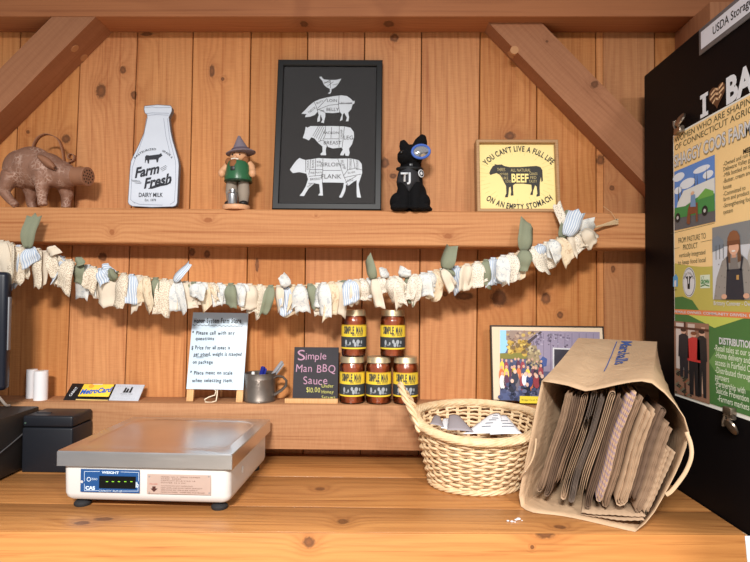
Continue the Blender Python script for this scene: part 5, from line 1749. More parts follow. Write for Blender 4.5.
for j in range(NT + 1):
    t = j / NT
    for kx in range(KN):
        p = bag_pt(kx, t)
        side = kx // NSG
        wb = 0.0022 * wob[kx][j] * math.sin(pi * min(1, t * 1.1 + 0.0)) if 0 < kx % NSG else 0
        if side == 0: p += V((-1, 0.6, 0)).normalized() * (wb - 0.008 * math.sin(pi * t) * math.sin(pi * (kx % NSG) / NSG))
        elif side == 1: p += V((0, 0, wb - 0.004 * math.sin(pi * t)))
        elif side == 2: p += V((1, -0.5, 0)).normalized() * (wb)
        p.z = max(p.z, 0.0012)
        p.x = min(p.x, FX - 0.003)
        bagv.append(p)
fs = [(j * KN + kx, (j + 1) * KN + kx, (j + 1) * KN + (kx + 1) % KN, j * KN + (kx + 1) % KN) for j in range(NT) for kx in range(KN)]
fs.append(tuple(NT * KN + kx for kx in range(KN)))
mb.add(bagv, fs, kraft)
bag = thing('paper_carrier_bag', 'large brown paper carrier bag tipped on its side, mouth open, stuffed with folded bags', 'bag', (BLp + BRp) / 2)
mb.build('bag_body', bag, angle=50, solid=0.0012)
s = Sheet((0, 0, 0), (1, 0, 0), (0, 0, 1))
def topmap(a, b, o):
    kx = NSG + a * NSG
    t = b
    k0 = int(math.floor(kx)); f1 = kx - k0
    j0 = min(int(t * NT), NT - 1); f2 = t * NT - j0
    q = (bagv[j0 * KN + k0].lerp(bagv[j0 * KN + k0 + 1], f1)).lerp(bagv[(j0 + 1) * KN + k0].lerp(bagv[(j0 + 1) * KN + k0 + 1], f1), f2)
    return q + V((0, -0.0002, 0.0013 + o))
K_MB = ink(62, 88, 150, 0.8)
vs, fs2 = glyph('Marshalls', 0.02)
gx0, gx1 = min(p[0] for p in vs), max(p[0] for p in vs)
out = []
for (x, y) in vs:
    q = (x - gx0) / (gx1 - gx0)
    out.append(topmap(0.57 + (y + 0.1 * q) * 0.19, 0.96 - q * 0.50, 0.0005))
s.mb.add(out, [f[::-1] for f in fs2] if False else fs2, K_MB)
for i in range(12):
    t0, t1 = 0.95 - 0.62 * i / 12, 0.95 - 0.62 * (i + 1) / 12
    s.mb.add([topmap(0.505, t0, 0.0004), topmap(0.505, t1, 0.0004), topmap(0.517, t1, 0.0004), topmap(0.517, t0, 0.0004)], [(0, 1, 2, 3)], K_MB)
s.mb.build('lettering', bag)
M_tape = plain('twisted_paper_handle', srgb(194, 166, 134), 0.7)
c5p = lambda x, y: (500 + x * 0.3918, 320 + y * 0.3918)
hr = [mouth(*c5p(x, y), back=-0.004 - 0.004 * i) for i, (x, y) in enumerate(((476, 286), (487, 318), (488, 350)))] + [mouth(*c5p(x, y), back=-0.010 + 0.002 * i) for i, (x, y) in enumerate(((475, 385), (455, 415), (436, 438), (424, 446)))]
MB().tube(spline(hr), 0.0034, M_tape, 8, flat=0.45).build('handle', bag)
hl_ = [mouth(536, 439, 0.002), mouth(535, 450, -0.008), mouth(532, 460, -0.012), mouth(528, 467, -0.013), mouth(523, 473.5, -0.010), mouth(520.5, 478, 0.0)]
MB().tube(spline(hl_), 0.0034, M_tape, 8, flat=0.6).build('handle', bag)

# --- the folded bags filed inside it
browns = [plain('folded_kraft_%s' % nme, srgb(*c), 0.8, var=0.12, vscale=30) for nme, c in (('dark', (104, 82, 66)), ('mid', (136, 110, 88)), ('pale', (166, 139, 113)), ('grey', (124, 108, 97)))]
M_dot, ntd, bsd = newmat('kraft_with_purple_dots')
tcd = N(ntd, 'ShaderNodeTexCoord').outputs['UV']
# polka dots on a square lattice
fr_ = vmath(ntd, 'FRACTION', vmath(ntd, 'MULTIPLY', tcd, (95, 95, 0)), None)
ln_ = vmath(ntd, 'LENGTH', vmath(ntd, 'SUBTRACT', fr_, (0.5, 0.5, 0)), None)
ntd.links.new(mixc(ntd, math_n(ntd, 'LESS_THAN', ln_, 0.28), srgb(186, 156, 128), srgb(104, 92, 150)), bsd.inputs['Base Color'])
bsd.inputs['Roughness'].default_value = 0.8
INW = 0.022
A_L, A_R = V((0.50, 0.866, 0)).normalized(), V((0.20, 0.98, 0.0)).normalized()


def lane(u, v):
    """A point of the carrier's mouth: u runs from its left wall to its right, v from the top down."""
    q = lambda a, b, c, t: a * (1 - t) * (1 - 2 * t) + b * 4 * t * (1 - t) + c * t * (2 * t - 1)
    tx, ty = q(166, 312, 476, u), q(188, 180, 264, u)
    bx, by = q(92, 222, 380, u), q(440, 478, 490, u)
    x, y = tx + (bx - tx) * v, ty + (by - ty) * v
    x += (9 * math.sin(4.2 * v + 5.0 * u) + 3.5 * math.sin(9.0 * v - 7.0 * u)) * v * (1.4 - v)
    return mouth(*c5p(x, y), back=INW)


def lane_dir(u):
    d = A_L.lerp(A_R, min(1, max(0, u))).normalized()
    return d - e1 * (0.055 * math.exp(-((u - 0.565) / 0.06) ** 2) + 0.05 * math.exp(-((u - 0.26) / 0.06) ** 2))


def folded(label, u0, u1, v0, v1, n, mat, seed, kind='U', depth=0.14, inset=0.0):
    r = random.Random(seed)
    mb = MB()
    dl = (u1 - u0) / (2 * n)
    for l in range(n):
        ph = r.uniform(0, 6)
        top_l, top_r = v0 + r.uniform(-0.025, 0.03), v0 + r.uniform(-0.025, 0.05)
        K = 14
        uv = []
        wob = lambda v: 0.26 * dl * math.sin(ph + 9 * v)
        if kind == 'flat':
            a = u0 + (l + 0.5) * (u1 - u0) / n
            uv = [(a + wob(v0 + (v1 - v0) * i / 20), top_l + (v1 - 0.012 * (l % 2) - top_l) * i / 20) for i in range(21)]
        elif kind == 'lying':
            b = v0 + (l + 0.5) * (v1 - v0) / n
            uv = [(u0 + 0.02 * (l % 2) + (u1 - u0) * i / 20, b + 0.003 * math.sin(ph + i * 0.5)) for i in range(21)]
        else:
            a, b = u0 + (l + 0.5) * dl, u1 - (l + 0.5) * dl
            hw, cu = (b - a) / 2, (a + b) / 2
            rv = hw * 1.1                       # depth of the rounded fold
            if kind == 'U':
                vb = v1 - l * dl * 1.1
                uv = [(a + wob(top_l + (vb - rv - top_l) * i / K), top_l + (vb - rv - top_l) * i / K) for i in range(K)]
                uv += [(cu - hw * math.cos(pi * i / 8), vb - rv + rv * math.sin(pi * i / 8)) for i in range(9)]
                uv += [(b + wob(vb - rv + (top_r - vb + rv) * i / K), vb - rv + (top_r - vb + rv) * i / K) for i in range(1, K + 1)]
            else:
                vt = v0 + l * dl * 1.1
                bl_, br_ = v1 + r.uniform(-0.03, 0.02), v1 + r.uniform(-0.05, 0.02)
                uv = [(a + wob(bl_ + (vt + rv - bl_) * i / K), bl_ + (vt + rv - bl_) * i / K) for i in range(K)]
                uv += [(cu - hw * math.cos(pi * i / 8), vt + rv - rv * math.sin(pi * i / 8)) for i in range(9)]
                uv += [(b + wob(vt + rv + (br_ - vt - rv) * i / K), vt + rv + (br_ - vt - rv) * i / K) for i in range(1, K + 1)]
        pts = [lane(*q) for q in uv]
        dirs = [lane_dir(q[0]) for q in uv]
        st0, ph2 = r.uniform(-0.006, 0.008) + inset, r.uniform(0, 6)
        acc = [0]
        for u_, w_ in zip(pts, pts[1:]): acc.append(acc[-1] + (w_ - u_).length)
        ix = lambda a_, pts=pts: int(round(a_ * (len(pts) - 1)))
        def fn(a_, b_, pts=pts, dirs=dirs, st0=st0, ph2=ph2, ix=ix):
            i_ = ix(a_)
            # pinking-shear teeth along the open edge
            return pts[i_] + dirs[i_] * (st0 + b_ * depth + (0.0013 * (1 if i_ % 2 else -1) if b_ == 0 else 0) + 0.005 * math.sin(ph2 + 3 * a_))
        mb.grid(fn, len(pts) - 1, 3, mat, uvs=lambda a_, b_, acc=acc, ix=ix: (acc[ix(a_)], b_ * depth))
    o = mb.build('folded_paper_bag', None, lane((u0 + u1) / 2, (v0 + v1) / 2), angle=60, solid=0.0006)
    return tag(o, label, 'paper bag', 'folded paper bags filed in the carrier bag')


B_D, B_M, B_P, B_G = browns
folded('folded brown paper bag leaning nearest the left wall of the carrier bag', 0.0, 0.070, -0.02, 0.97, 3, B_M, 1)
folded('dark folded paper bag second from the left inside the carrier', 0.080, 0.150, 0.03, 1.0, 2, B_D, 2, inset=0.006)
folded('brown folded bag with its fold upwards, third from the left', 0.160, 0.232, 0.05, 0.84, 2, B_M, 3, 'A', inset=-0.002)
folded('short pale folded paper bag tucked low beside the third bag', 0.244, 0.312, 0.36, 0.97, 2, B_P, 4, inset=-0.008)
folded('small dark folded bag above the short pale one', 0.246, 0.306, 0.04, 0.29, 2, B_G, 14, 'A', inset=0.008)
folded('greyish folded bag just right of the short pale one', 0.322, 0.384, 0.08, 1.0, 3, B_G, 5, inset=0.003)
folded('brown bag with its fold upwards near the middle of the mouth', 0.394, 0.462, 0.02, 0.90, 2, B_P, 6, 'A', inset=-0.004)
folded('dark folded bag just left of the polka dotted one', 0.472, 0.532, 0.06, 1.0, 2, B_D, 7, inset=0.006)
folded('kraft paper bag printed with purple polka dots', 0.546, 0.604, -0.01, 0.93, 2, M_dot, 8, inset=-0.014)
folded('brown folded bag just right of the polka dotted one', 0.616, 0.686, 0.02, 1.0, 2, B_M, 9, inset=0.005)
folded('widest folded bag with a broad loop low at the right of the mouth', 0.698, 0.800, 0.06, 0.95, 3, B_P, 10, inset=0.0)
folded('dark folded bag with its fold upwards right of the broad loop', 0.812, 0.866, 0.0, 0.90, 2, B_D, 11, 'A', inset=0.004)
folded('brown folded bag second from the right wall of the carrier', 0.876, 0.938, 0.10, 1.0, 2, B_M, 12, inset=0.0)
folded('flat pale stack of paper at the right wall of the carrier', 0.950, 1.0, 0.33, 1.0, 3, B_P, 13, 'flat', inset=-0.004)
folded('flat pale folded bag lying along the bottom of the carrier mouth', 0.46, 0.97, 1.025, 1.07, 3, B_P, 15, 'lying', inset=-0.006)

# ------------------------------------------------------------------ refrigerator at the right with its notices
fr = thing('refrigerator', 'tall black refrigerator closing the counter at the right', 'refrigerator', (FX + 0.33, 1.0, -0.9))
M_fr = plain('black_enamel', srgb(15, 12, 14), 0.55, spec=0.08, var=0.05, vscale=5)
FT = P(644.6, 76.3, BY).z
MB().rbox((FX, 0.62, -0.87), (FX + 0.66, BY - 0.002, FT), 0.004, M_fr).build('cabinet', fr)
MB().rbox((FX, 0.555, -0.80), (FX + 0.66, 0.612, FT - 0.002), 0.01, M_fr).build('door', fr)
MB().tube(spline([(FX + 0.08, 0.552, 0.05), (FX + 0.08, 0.515, 0.09), (FX + 0.08, 0.515, 0.45), (FX + 0.08, 0.552, 0.49)]), 0.011, steel, 12).build('handle', fr)
for fx, fy in ((0.06, 0.68), (0.6, 0.68), (0.06, 1.35), (0.6, 1.35)):
    MB().lathe([(0.02, 0), (0.02, 0.031)], M_rub, (FX + fx, fy, -0.9), 16).build('foot', fr)
fs_ = Sheet((FX - 0.0003, BY, 0), (0, -1, 0), (0, 0, 1))
fpx = lambda pts: [fs_.hit(*p) for p in pts]
# sticker letters on the fridge
k1 = lambda x, y: (639.5 + x * 0.2311, y * 0.2311)
K_ST = ink(226, 232, 240, 0.4)
a0, b0 = fs_.hit(*k1(281, 455)); a1, b1 = fs_.hit(*k1(281, 405)); a2, b2 = fs_.hit(*k1(281, 505))
hI = b1 - b2
zc = b0
wI = abs(fs_.hit(*k1(298, 455))[0] - fs_.hit(*k1(264, 455))[0])
fs_.rect(a0 - wI * 0.22, zc - hI / 2, a0 + wI * 0.22, zc + hI / 2, K_ST, 2)
for sg in (-1, 1):
    fs_.rect(a0 - wI / 2, zc + sg * hI / 2 - 0.008 if sg > 0 else zc - hI / 2, a0 + wI / 2, zc + hI / 2 if sg > 0 else zc - hI / 2 + 0.008, K_ST, 3)
ha, hb_ = fs_.hit(*k1(336, 412))
hw = abs(fs_.hit(*k1(372, 412))[0] - fs_.hit(*k1(300, 412))[0]) / 2
def heart(s_): return [(ha + s_ * hw * (16 * math.sin(t) ** 3) / 16, hb_ + s_ * hI * 0.52 * (13 * math.cos(t) - 5 * math.cos(2 * t) - 2 * math.cos(3 * t) - math.cos(4 * t)) / 15) for t in (2 * pi * i / 36 for i in range(36))]
fs_.poly(heart(1.0), ink(92, 62, 44, 0.4), 2)
for dy_, ln in ((0.011, 0.7), (0.002, 0.8), (-0.008, 0.5)):
    fs_.stroke([(ha - hw * ln, hb_ + dy_ - 0.003), (ha - hw * 0.2, hb_ + dy_ + 0.003), (ha + hw * 0.2, hb_ + dy_ - 0.001), (ha + hw * ln, hb_ + dy_ + 0.005)], 0.0042, ink(226, 190, 150, 0.4), 3)
bx0 = fs_.hit(*k1(376, 375))[0]
fs_.text('BACON', bx0, zc + 0.001, hI, K_ST, 2, align='L', wd=0.222, bold=0.045)
fs_.mb.build('sticker', fr)

# label holder
ls = Sheet((FX - 0.004, BY, 0), (0, -1, 0), (0, 0, 1))
c0 = ls.hit(*k1(254, 131)); c1 = ls.hit(*k1(257, 241))
tl, bl_ = c0[1], c1[1]
aL = (c0[0] + c1[0]) / 2
LW = 0.30
sg = thing('label_sign', 'white printed storage label in clear holder near the fridge top', 'sign', ls.at(aL + LW / 2, bl_))
def fbox(a0, b0, a1, b1, d0, d1, r, mat):
    y0, y1 = BY - a1, BY - a0
    return MB().rbox((FX - d1, y0, b0), (FX - d0, y1, b1), r, mat)
fbox(aL, bl_, aL + LW, tl, 0.0003, 0.0035, 0.001, plain('grey_label_holder', srgb(104, 104, 108), 0.35)).build('holder', sg)
ls.rect(aL + 0.009, bl_ + 0.009, aL + LW - 0.009, tl - 0.009, ink(224, 226, 236, 0.3), 1)
ta = ls.hit(*k1(318, 150))[0]
ls.text('USDA Storage', ta, (tl + bl_) / 2 + 0.001, 0.0165, K_BLACK, 2, align='L', bold=0.012, aspect=0.86)
ls.mb.build('label_card', sg)

# farm poster
ps = Sheet((FX - 0.0016, BY, 0), (0, -1, 0), (0, 0, 1))
pa, pzt = ps.hit(673, 135.5)
pzb = ps.hit(681, 397.5)[1]
PWd = 0.457
po = thing('farm_poster', 'large peach and green farm poster clipped to the refrigerator side', 'poster', ps.at(pa + PWd / 2, pzb))
fbox(pa, pzb, pa + PWd, pzt, 0.0003, 0.0013, 0, ink(232, 232, 226)).build('paper', po)
m_ = 0.004
PE, GD, GL, GO, OR = ink(246, 212, 152), ink(72, 118, 62), ink(168, 182, 84), ink(190, 180, 92), ink(222, 132, 82)
ps.rect(pa + m_, pzb + m_ * 2, pa + PWd, pzt - m_, PE, 1)
A = lambda x, y: ps.hit(x, y)
q2 = lambda x, y: A(665 + x * 0.2136, 100 + y * 0.2136)
q3 = lambda x, y: A(665 + x * 0.1958, 200 + y * 0.1958)
q4 = lambda x, y: A(665 + x * 0.2493, 300 + y * 0.2493)
zor0, zor1 = q4(32, 56)[1], q4(32, 36)[1]
# hills
hill = [(pa + m_, zor1 - 0.004), (pa + PWd, zor1 - 0.004)] + [(pa + PWd - (PWd - m_) * i / 24, q3(30, 335)[1] + 0.010 * math.sin(i * 0.28) - (0.02 if i < 14 else 0)) for i in range(25)]
ps.poly(hill, GO, 2)
ps.poly([(pa + m_, zor1 - 0.004), (pa + 0.105, zor1 - 0.004), (pa + 0.075, zor1 + 0.020), (pa + 0.035, zor1 + 0.028), (pa + m_, zor1 + 0.026)], GD, 3)
ps.rect(pa + m_, pzb + m_ * 2, pa + PWd, zor0, GD, 3)
tri = q4(200, 112)
ps.poly([(pa + 0.06, zor0), (tri[0] + 0.09, zor0), tri], ink(196, 204, 96), 4)
ps.poly([(tri[0] + 0.01, zor0 - 0.06), (pa + PWd, zor0 - 0.01), (pa + PWd, zor0 - 0.12), (tri[0] + 0.03, zor0 - 0.13), (tri[0] - 0.02, zor0 - 0.09)], ink(104, 148, 82), 4)
ps.rect(pa + m_, zor0, pa + PWd, zor1, OR, 4)
hgt = zor1 - zor0
ps.text('FEMALE OWNED. COMMUNITY DRIVEN. FAMILY RUN.', pa + 0.004, (zor0 + zor1) / 2, hgt * 0.46, K_WHITE, 5, align='L', bold=0.02, wd=0.335)
K_TX, K_TB = ink(86, 84, 62), ink(38, 36, 30)
l1, l2 = q2(46, 190), q2(46, 225)
ps.text('WOMEN WHO ARE SHAPING THE FUTURE', pa + 0.009, l1[1], 0.0125, K_TX, 3, align='L', wd=0.40)
ps.text('OF CONNECTICUT AGRICULTURE', pa + 0.009, l2[1], 0.0125, K_TX, 3, align='L', wd=0.345)
l3 = q2(45, 288)
ps.text('SHAGGY COOS FARM', pa + 0.006, l3[1] - 0.001, 0.0265, ink(150, 134, 100), 3, align='L', wd=0.264, bold=0.05)
ps.text('SHAGGY COOS FARM', pa + 0.0068, l3[1], 0.0250, K_WHITE, 4, align='L', wd=0.262, bold=0.02)
# van picture
vt, vb = q2(36, 340)[1], q3(34, 160)[1]
va, vc = pa + 0.006, q3(259, 110)[0]
VW, VH = vc - va, vt - vb
def vp(x, y): return (va + VW * x, vb + VH * y)
def vr(pts, c, l): ps.poly([vp(*p) for p in pts], ink(*c), l)
vr([(0, 0.0), (1, 0.0), (1, 1), (0, 1)], (96, 140, 214), 3)
for cx, cy, rx, ry in ((0.12, 0.88, 0.16, 0.07), (0.35, 0.72, 0.2, 0.08), (0.7, 0.86, 0.2, 0.05), (0.1, 0.66, 0.1, 0.06), (0.85, 0.74, 0.12, 0.06)):
    a_, b_ = vp(cx, cy); ps.oval(a_, b_, rx * VW, ry * VH, ink(226, 234, 246), 4, 16)
for x, h_ in ((0.10, 0.75), (0.18, 0.7), (0.52, 0.86), (0.58, 0.82), (0.8, 0.88)):
    vr([(x, 0.45), (x + 0.04, 0.45), (x + 0.02, h_)], (86, 84, 74), 5)
vr([(0, 0.0), (1, 0.0), (1, 0.3), (0, 0.3)], (96, 96, 100), 5)
vr([(0.02, 0.24), (1, 0.18), (1, 0.66), (0.26, 0.62), (0.10, 0.46)], (222, 226, 224), 6)
vr([(0.0, 0.2), (1, 0.16), (1, 0.42), (0.6, 0.44), (0.3, 0.36), (0.02, 0.38)], (70, 140, 76), 7)
vr([(0.62, 0.44), (0.8, 0.54), (0.98, 0.46), (0.98, 0.40), (0.62, 0.40)], (110, 170, 80), 8)
for cx in (0.10, 0.78):
    a_, b_ = vp(cx, 0.2); ps.oval(a_, b_, 0.07 * VW, 0.05 * VH * 1.6, ink(34, 34, 36), 8, 16); ps.oval(a_, b_, 0.03 * VW, 0.03 * VH, ink(190, 190, 190), 9, 12)
vr([(0.34, 0.08), (0.38, 0.30), (0.42, 0.36), (0.62, 0.36), (0.62, 0.06), (0.58, 0.06), (0.57, 0.2), (0.44, 0.2), (0.43, 0.05), (0.38, 0.05)], (128, 74, 48), 10)
vr([(0.44, 0.32), (0.46, 0.50), (0.56, 0.50), (0.58, 0.30)], (120, 150, 190), 11)
a_, b_ = vp(0.5, 0.53); ps.oval(a_, b_, 0.045 * VW, 0.028 * VH, ink(222, 180, 150), 11, 12)
# text block on the right of the picture
mx = q2(368, 243); ps.text('MEET YOUR FARMERS', mx[0], mx[1], 0.0085, K_TB, 3, align='L', bold=0.03)
for y, t_ in ((300, '-Owned and run by'), (325, 'Delaware Valley grads'), (352, '-Milk bottled on site'), (380, '-Butter, cream and'), (410, 'house'), (440, '-Committed to'), (465, 'farm and product'), (495, '-Strengthening food'), (525, 'system')):
    b_ = q2(275, y)
    ps.text(t_, b_[0], b_[1], 0.0082, K_TX, 3, align='L', aspect=0.92)
for y, t_, h_, x_ in ((195, 'FROM PASTURE TO', 0.0115, 137), (236, 'PRODUCT', 0.0115, 130), (274, 'vertically integrated', 0.0095, 138), (312, 'to keep food local', 0.0095, 136)):
    b_ = q3(x_, y)
    ps.text(t_, b_[0], b_[1], h_, K_TX, 3, wd=(0.105 if t_[0] != 'P' else 0.056) if t_[0] != 'v' else 0.100)
for l in ([(30, 172), (255, 118)], [(42, 250), (75, 243)], [(185, 215), (240, 203)]):
    ps.stroke([q3(*p) for p in l], 0.0007, K_TX, 3)
# round stamps
a_, b_ = q3(125, 420)
rr_ = (q3(125, 345)[1] - q3(125, 498)[1]) / 2
ps.oval(a_, b_, rr_ * 0.80, rr_, K_WHITE, 4, 28)
ps.oval(a_, b_, rr_ * 0.74, rr_ * 0.93, ink(70, 70, 70), 5, 28)
ps.oval(a_, b_, rr_ * 0.70, rr_ * 0.89, K_WHITE, 6, 28)
for pt in ([(-0.22, 0.4), (0.22, 0.4), (0.16, 0.0), (0.14, -0.45), (-0.14, -0.45), (-0.16, 0.0)], [(-0.45, 0.42), (-0.2, 0.36), (-0.22, 0.2)], [(0.45, 0.42), (0.2, 0.36), (0.22, 0.2)]):
    ps.poly([(a_ + x * rr_, b_ + y * rr_) for x, y in pt], K_BLACK, 7)
ps.poly([(a_ + x * rr_, b_ + y * rr_) for x, y in ((-0.07, 0.4), (0.07, 0.4), (0.05, -0.1), (-0.05, -0.1))], K_WHITE, 8)
ps.arc_text('SHAGGY COOS FARM', a_, b_, rr_ * 0.62, math.radians(160), math.radians(20), rr_ * 0.13, K_BLACK, 8)
a_, b_ = q3(55, 415)
ps.poly([(a_ - 0.010, b_ - 0.012), (a_ + 0.010, b_ - 0.012), (a_ + 0.011, b_ + 0.008), (a_ + 0.003, b_ + 0.016), (a_ - 0.009, b_ + 0.010)], ink(96, 158, 206), 4)
ps.poly([(a_ - 0.005, b_ - 0.012), (a_ + 0.004, b_ - 0.012), (a_ + 0.005, b_ + 0.002), (a_ - 0.004, b_ + 0.002)], K_WHITE, 5)
ps.text('DAIRY', a_, b_ - 0.019, 0.0035, K_TB, 5)
a_, b_ = q3(207, 415)
ps.rect(a_ - 0.017, b_ - 0.014, a_ + 0.017, b_ + 0.013, ink(214, 226, 206), 4)
ps.text('CT', a_ - 0.008, b_ + 0.007, 0.006, ink(66, 120, 60), 5)
ps.text('GROWN', a_, b_ - 0.001, 0.008, ink(56, 130, 60), 5, wd=0.030, bold=0.04)
ps.stroke([(a_ - 0.015, b_ - 0.010), (a_, b_ - 0.007), (a_ + 0.015, b_ - 0.010)], 0.0022, ink(66, 120, 60), 5)
# portrait of a person in a cap and overalls against snow
ra, rb_ = q3(246, 325)[0], None
rt, rbm = q3(246, 142)[1], q3(246, 508)[1]
RW, RH = 0.145, rt - rbm
def wp(x, y): return (ra + RW * x, rbm + RH * y)
def wr(pts, c, l): ps.poly([wp(*p) for p in pts], ink(*c), l)
def wo_(x, y, rx, ry, c, l): a_, b_ = wp(x, y); ps.oval(a_, b_, rx * RW, ry * RH, ink(*c), l, 20)
wr([(0, 0), (1, 0), (1, 1), (0, 1)], (206, 212, 222), 4)
wr([(0, 0.72), (1, 0.70), (1, 1), (0, 1)], (132, 136, 140), 5)
wr([(0, 0.66), (0.25, 0.70), (0.25, 0.80), (0.12, 0.88), (0, 0.84)], (120, 132, 146), 6)
wr([(0.75, 0.3), (1, 0.28), (1, 0.86), (0.85, 0.80), (0.74, 0.55)], (178, 176, 172), 6)
for x in (0.08, 0.16, 0.24): wr([(x, 0.55), (x + 0.012, 0.55), (x + 0.012, 0.75), (x, 0.75)], (90, 92, 92), 6)
J = (150, 146, 142)
wr([(0.03, 0.0), (0.10, 0.30), (0.22, 0.52), (0.36, 0.60), (0.60, 0.60), (0.74, 0.50), (0.86, 0.25), (0.92, 0.0)], J, 7)
wr([(0.33, 0.50), (0.35, 0.78), (0.42, 0.78), (0.40, 0.48)], (112, 82, 62), 8)
wr([(0.62, 0.50), (0.60, 0.78), (0.53, 0.78), (0.55, 0.48)], (112, 82, 62), 8)
wr([(0.43, 0.52), (0.43, 0.62), (0.52, 0.62), (0.52, 0.52)], (206, 158, 132), 8)
wr([(0.38, 0.40), (0.42, 0.55), (0.53, 0.55), (0.57, 0.40)], (126, 122, 120), 9)
wo_(0.475, 0.68, 0.105, 0.095, (224, 176, 150), 9)
wr([(0.35, 0.72), (0.35, 0.82), (0.40, 0.89), (0.47, 0.91), (0.55, 0.89), (0.60, 0.82), (0.60, 0.72)], (140, 92, 62), 10)
wr([(0.35, 0.72), (0.60, 0.72), (0.605, 0.775), (0.345, 0.775)], (118, 74, 50), 11)
wo_(0.475, 0.638, 0.04, 0.012, (240, 234, 230), 11)
wr([(0.30, 0.0), (0.33, 0.40), (0.64, 0.40), (0.68, 0.0)], (48, 50, 60), 10)
wr([(0.34, 0.38), (0.37, 0.38), (0.36, 0.58), (0.32, 0.56)], (48, 50, 60), 10)
wr([(0.60, 0.38), (0.63, 0.38), (0.67, 0.54), (0.63, 0.57)], (48, 50, 60), 10)
wr([(0.53, 0.26), (0.58, 0.26), (0.58, 0.32), (0.53, 0.32)], (190, 150, 90), 11)
wo_(0.27, 0.04, 0.06, 0.035, (214, 168, 142), 11); wo_(0.72, 0.05, 0.06, 0.035, (214, 168, 142), 11)
for i in range(26):
    wo_(0.08 + (i * 37 % 80) / 100.0, 0.05 + (i * 53 % 45) / 100.0, 0.012, 0.008, (120, 116, 112), 8)
cpn = q3(252, 526)
ps.text('Brittany Conover - Owner', cpn[0], cpn[1], 0.0082, K_WHITE, 5, align='L', bold=0.01)
# lower picture with three people
ua, uc = q4(40, 230)[0], q4(180, 250)[0]
ut, ub = q4(40, 84)[1], q4(48, 374)[1]
UW, UH = uc - ua, ut - ub
def up_(pts, c, l): ps.poly([(ua + UW * x, ub + UH * y) for x, y in pts], ink(*c), l)
def uo_(x, y, rx, ry, c, l): ps.oval(ua + UW * x, ub + UH * y, rx * UW, ry * UH, ink(*c), l, 14)
up_([(0, 0), (1, 0), (1, 1), (0, 1)], (150, 112, 92), 5)
up_([(0.06, 0.35), (0.30, 0.35), (0.30, 0.98), (0.06, 0.98)], (214, 202, 196), 6)
up_([(0.42, 0.5), (0.62, 0.5), (0.62, 0.98), (0.42, 0.98)], (208, 190, 180), 6)
up_([(0.80, 0.1), (0.90, 0.1), (0.90, 0.95), (0.80, 0.95)], (202, 168, 146), 6)
up_([(0.30, 0.0), (0.36, 0.0), (0.36, 1), (0.30, 1)], (84, 52, 42), 6)
up_([(0.0, 0.90), (1, 0.90), (1, 0.93), (0.0, 0.93)], (90, 54, 40), 7)
for i in range(60):
    uo_(0.05 + (i * 29 % 50) / 100.0, 0.02 + (i * 41 % 34) / 100.0, 0.03, 0.012, ((60, 70, 50), (44, 46, 44), (116, 116, 96), (150, 96, 72))[i % 4], 7)
def fig(x, top, w_, body, legs, hairc, foot):
    uo_(x, top - 0.03, 0.075, 0.034, (220, 176, 152), 9); uo_(x, top - 0.010, 0.085, 0.024, hairc, 10)
    up_([(x - w_, top - 0.09), (x - w_ * 1.15, top - 0.38), (x + w_ * 1.15, top - 0.38), (x + w_, top - 0.09), (x + 0.04, top - 0.06), (x - 0.04, top - 0.06)], body, 9)
    up_([(x - w_ * 0.9, top - 0.36), (x - w_ * 0.8, foot), (x - 0.02, foot), (x, top - 0.5), (x + 0.03, foot), (x + w_ * 0.9, foot), (x + w_ * 0.95, top - 0.36)], legs, 8)
fig(0.30, 0.90, 0.14, (44, 40, 44), (40, 38, 44), (70, 46, 34), 0.25)
fig(0.82, 0.90, 0.12, (38, 36, 38), (36, 34, 36), (52, 36, 30), 0.06)
fig(0.60, 0.87, 0.16, (196, 56, 54), (30, 28, 32), (130, 80, 54), 0.05)
# distribution list
dh = q4(222, 163); ps.text('DISTRIBUTION', dh[0] - 0.002, dh[1], 0.0125, K_WHITE, 5, align='L', bold=0.03, aspect=0.85)
for y, t_, x in ((190, '-Retail sales at our store', 200), (218, '-Home delivery and', 204), (248, 'access in Fairfield County', 204), (278, '-Distributed through', 204), (305, 'partners', 204), (332, '-Partnership with', 204), (360, 'Suicide Prevention', 208), (392, '-Farmers markets', 214)):
    b_ = q4(x, y)
    ps.text(t_, b_[0], b_[1], 0.0118, ink(226, 236, 216), 5, align='L', aspect=0.78, bold=0.005)
ps.mb.build('print', po)

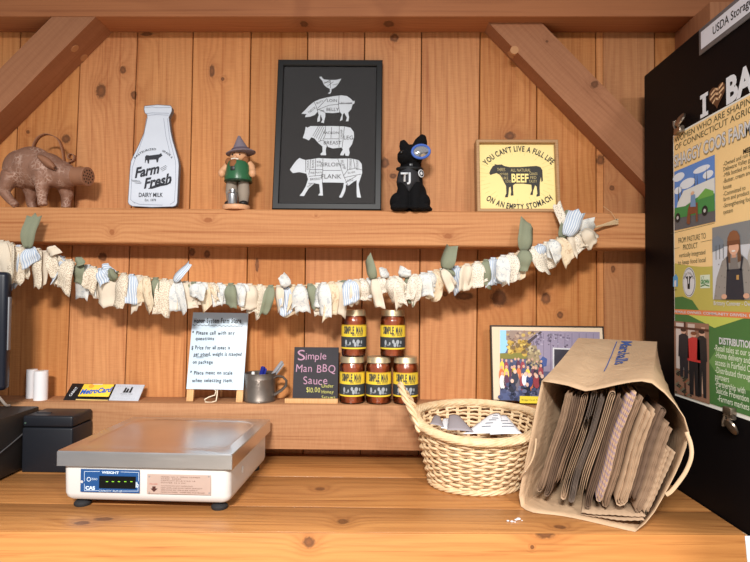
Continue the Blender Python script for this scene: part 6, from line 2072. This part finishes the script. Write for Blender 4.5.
# bulldog clips holding it
M_nk = plain('worn_nickel', srgb(150, 136, 122), 0.3, metal=0.9, var=0.2, vscale=120)
def clip(label, px, py, up):
    a_, b_ = ps.hit(px, py)
    c = ps.at(a_, b_)
    t = thing('bulldog_clip', label, 'clip', c)
    sgn = 1 if up else -1
    x = FX - 0.002
    MB().rbox((x - 0.012, c.y - 0.013, b_ - sgn * 0.014 - 0.004), (x, c.y + 0.013, b_ - sgn * 0.014 + 0.010 * 1), 0.002, M_nk).build('jaw', t)
    mb = MB()
    q = Matrix.Translation((x - 0.008, c.y - 0.010, b_ + sgn * 0.010)) @ Matrix.Rotation(math.radians(-62 if up else -118), 4, 'Y')
    mb.lathe([(0.012, -0.002), (0.0155, 0.0), (0.0150, 0.003), (0.008, 0.0055), (0.001, 0.006)], M_nk, n=24, M=q)
    mb.tube([(x - 0.006, c.y + 0.002, b_ - sgn * 0.008), (x - 0.007, c.y - 0.004, b_ + sgn * 0.002), (x - 0.008, c.y - 0.010, b_ + sgn * 0.010)], 0.0042, M_nk, 8)
    mb.tube([(x - 0.006, c.y + 0.010, b_ - sgn * 0.010), (x - 0.010, c.y + 0.012, b_ + sgn * 0.006), (x - 0.010, c.y + 0.012, b_ + sgn * 0.014)], 0.0035, M_nk, 8)
    mb.build('thumb_lever', t)
    MB().tube([(x - 0.006, c.y - 0.014, b_ - sgn * 0.006), (x - 0.006, c.y + 0.014, b_ - sgn * 0.006)], 0.0042, M_nk, 10).build('spring', t)
clip('worn metal clip gripping the poster at its top left corner', 682, 126, True)
clip('worn metal clip gripping the bottom edge of the poster', 733, 420, False)

# scrap of white paper stuck to the counter's front corner
c = V((P(744, 531, YR).x, YR - 0.0012, 0))
mb = MB()
mb.grid(lambda s_, q: V((c.x + (0.0005 + 0.0060 * q) * (1 - s_) + 0.026 * s_, YR - 0.0014 - 0.0022 * math.sin(pi * q) * s_, -0.0005 - 0.075 * q)), 4, 6, K_WHITE)
nt_ = mb.build('paper_note', None, c, solid=0.0004)
tag(nt_, 'white paper scrap taped to the front corner of the counter', 'paper')
a_ = on_counter(737, 527.5)
tp = MB().rbox((a_.x - 0.004, YR + 0.001, 0.0001), (XR - 0.001, YR + 0.012, 0.0005), 0, plain('clear_tape', srgb(196, 170, 138), 0.25))
tp.build('tape', nt_)
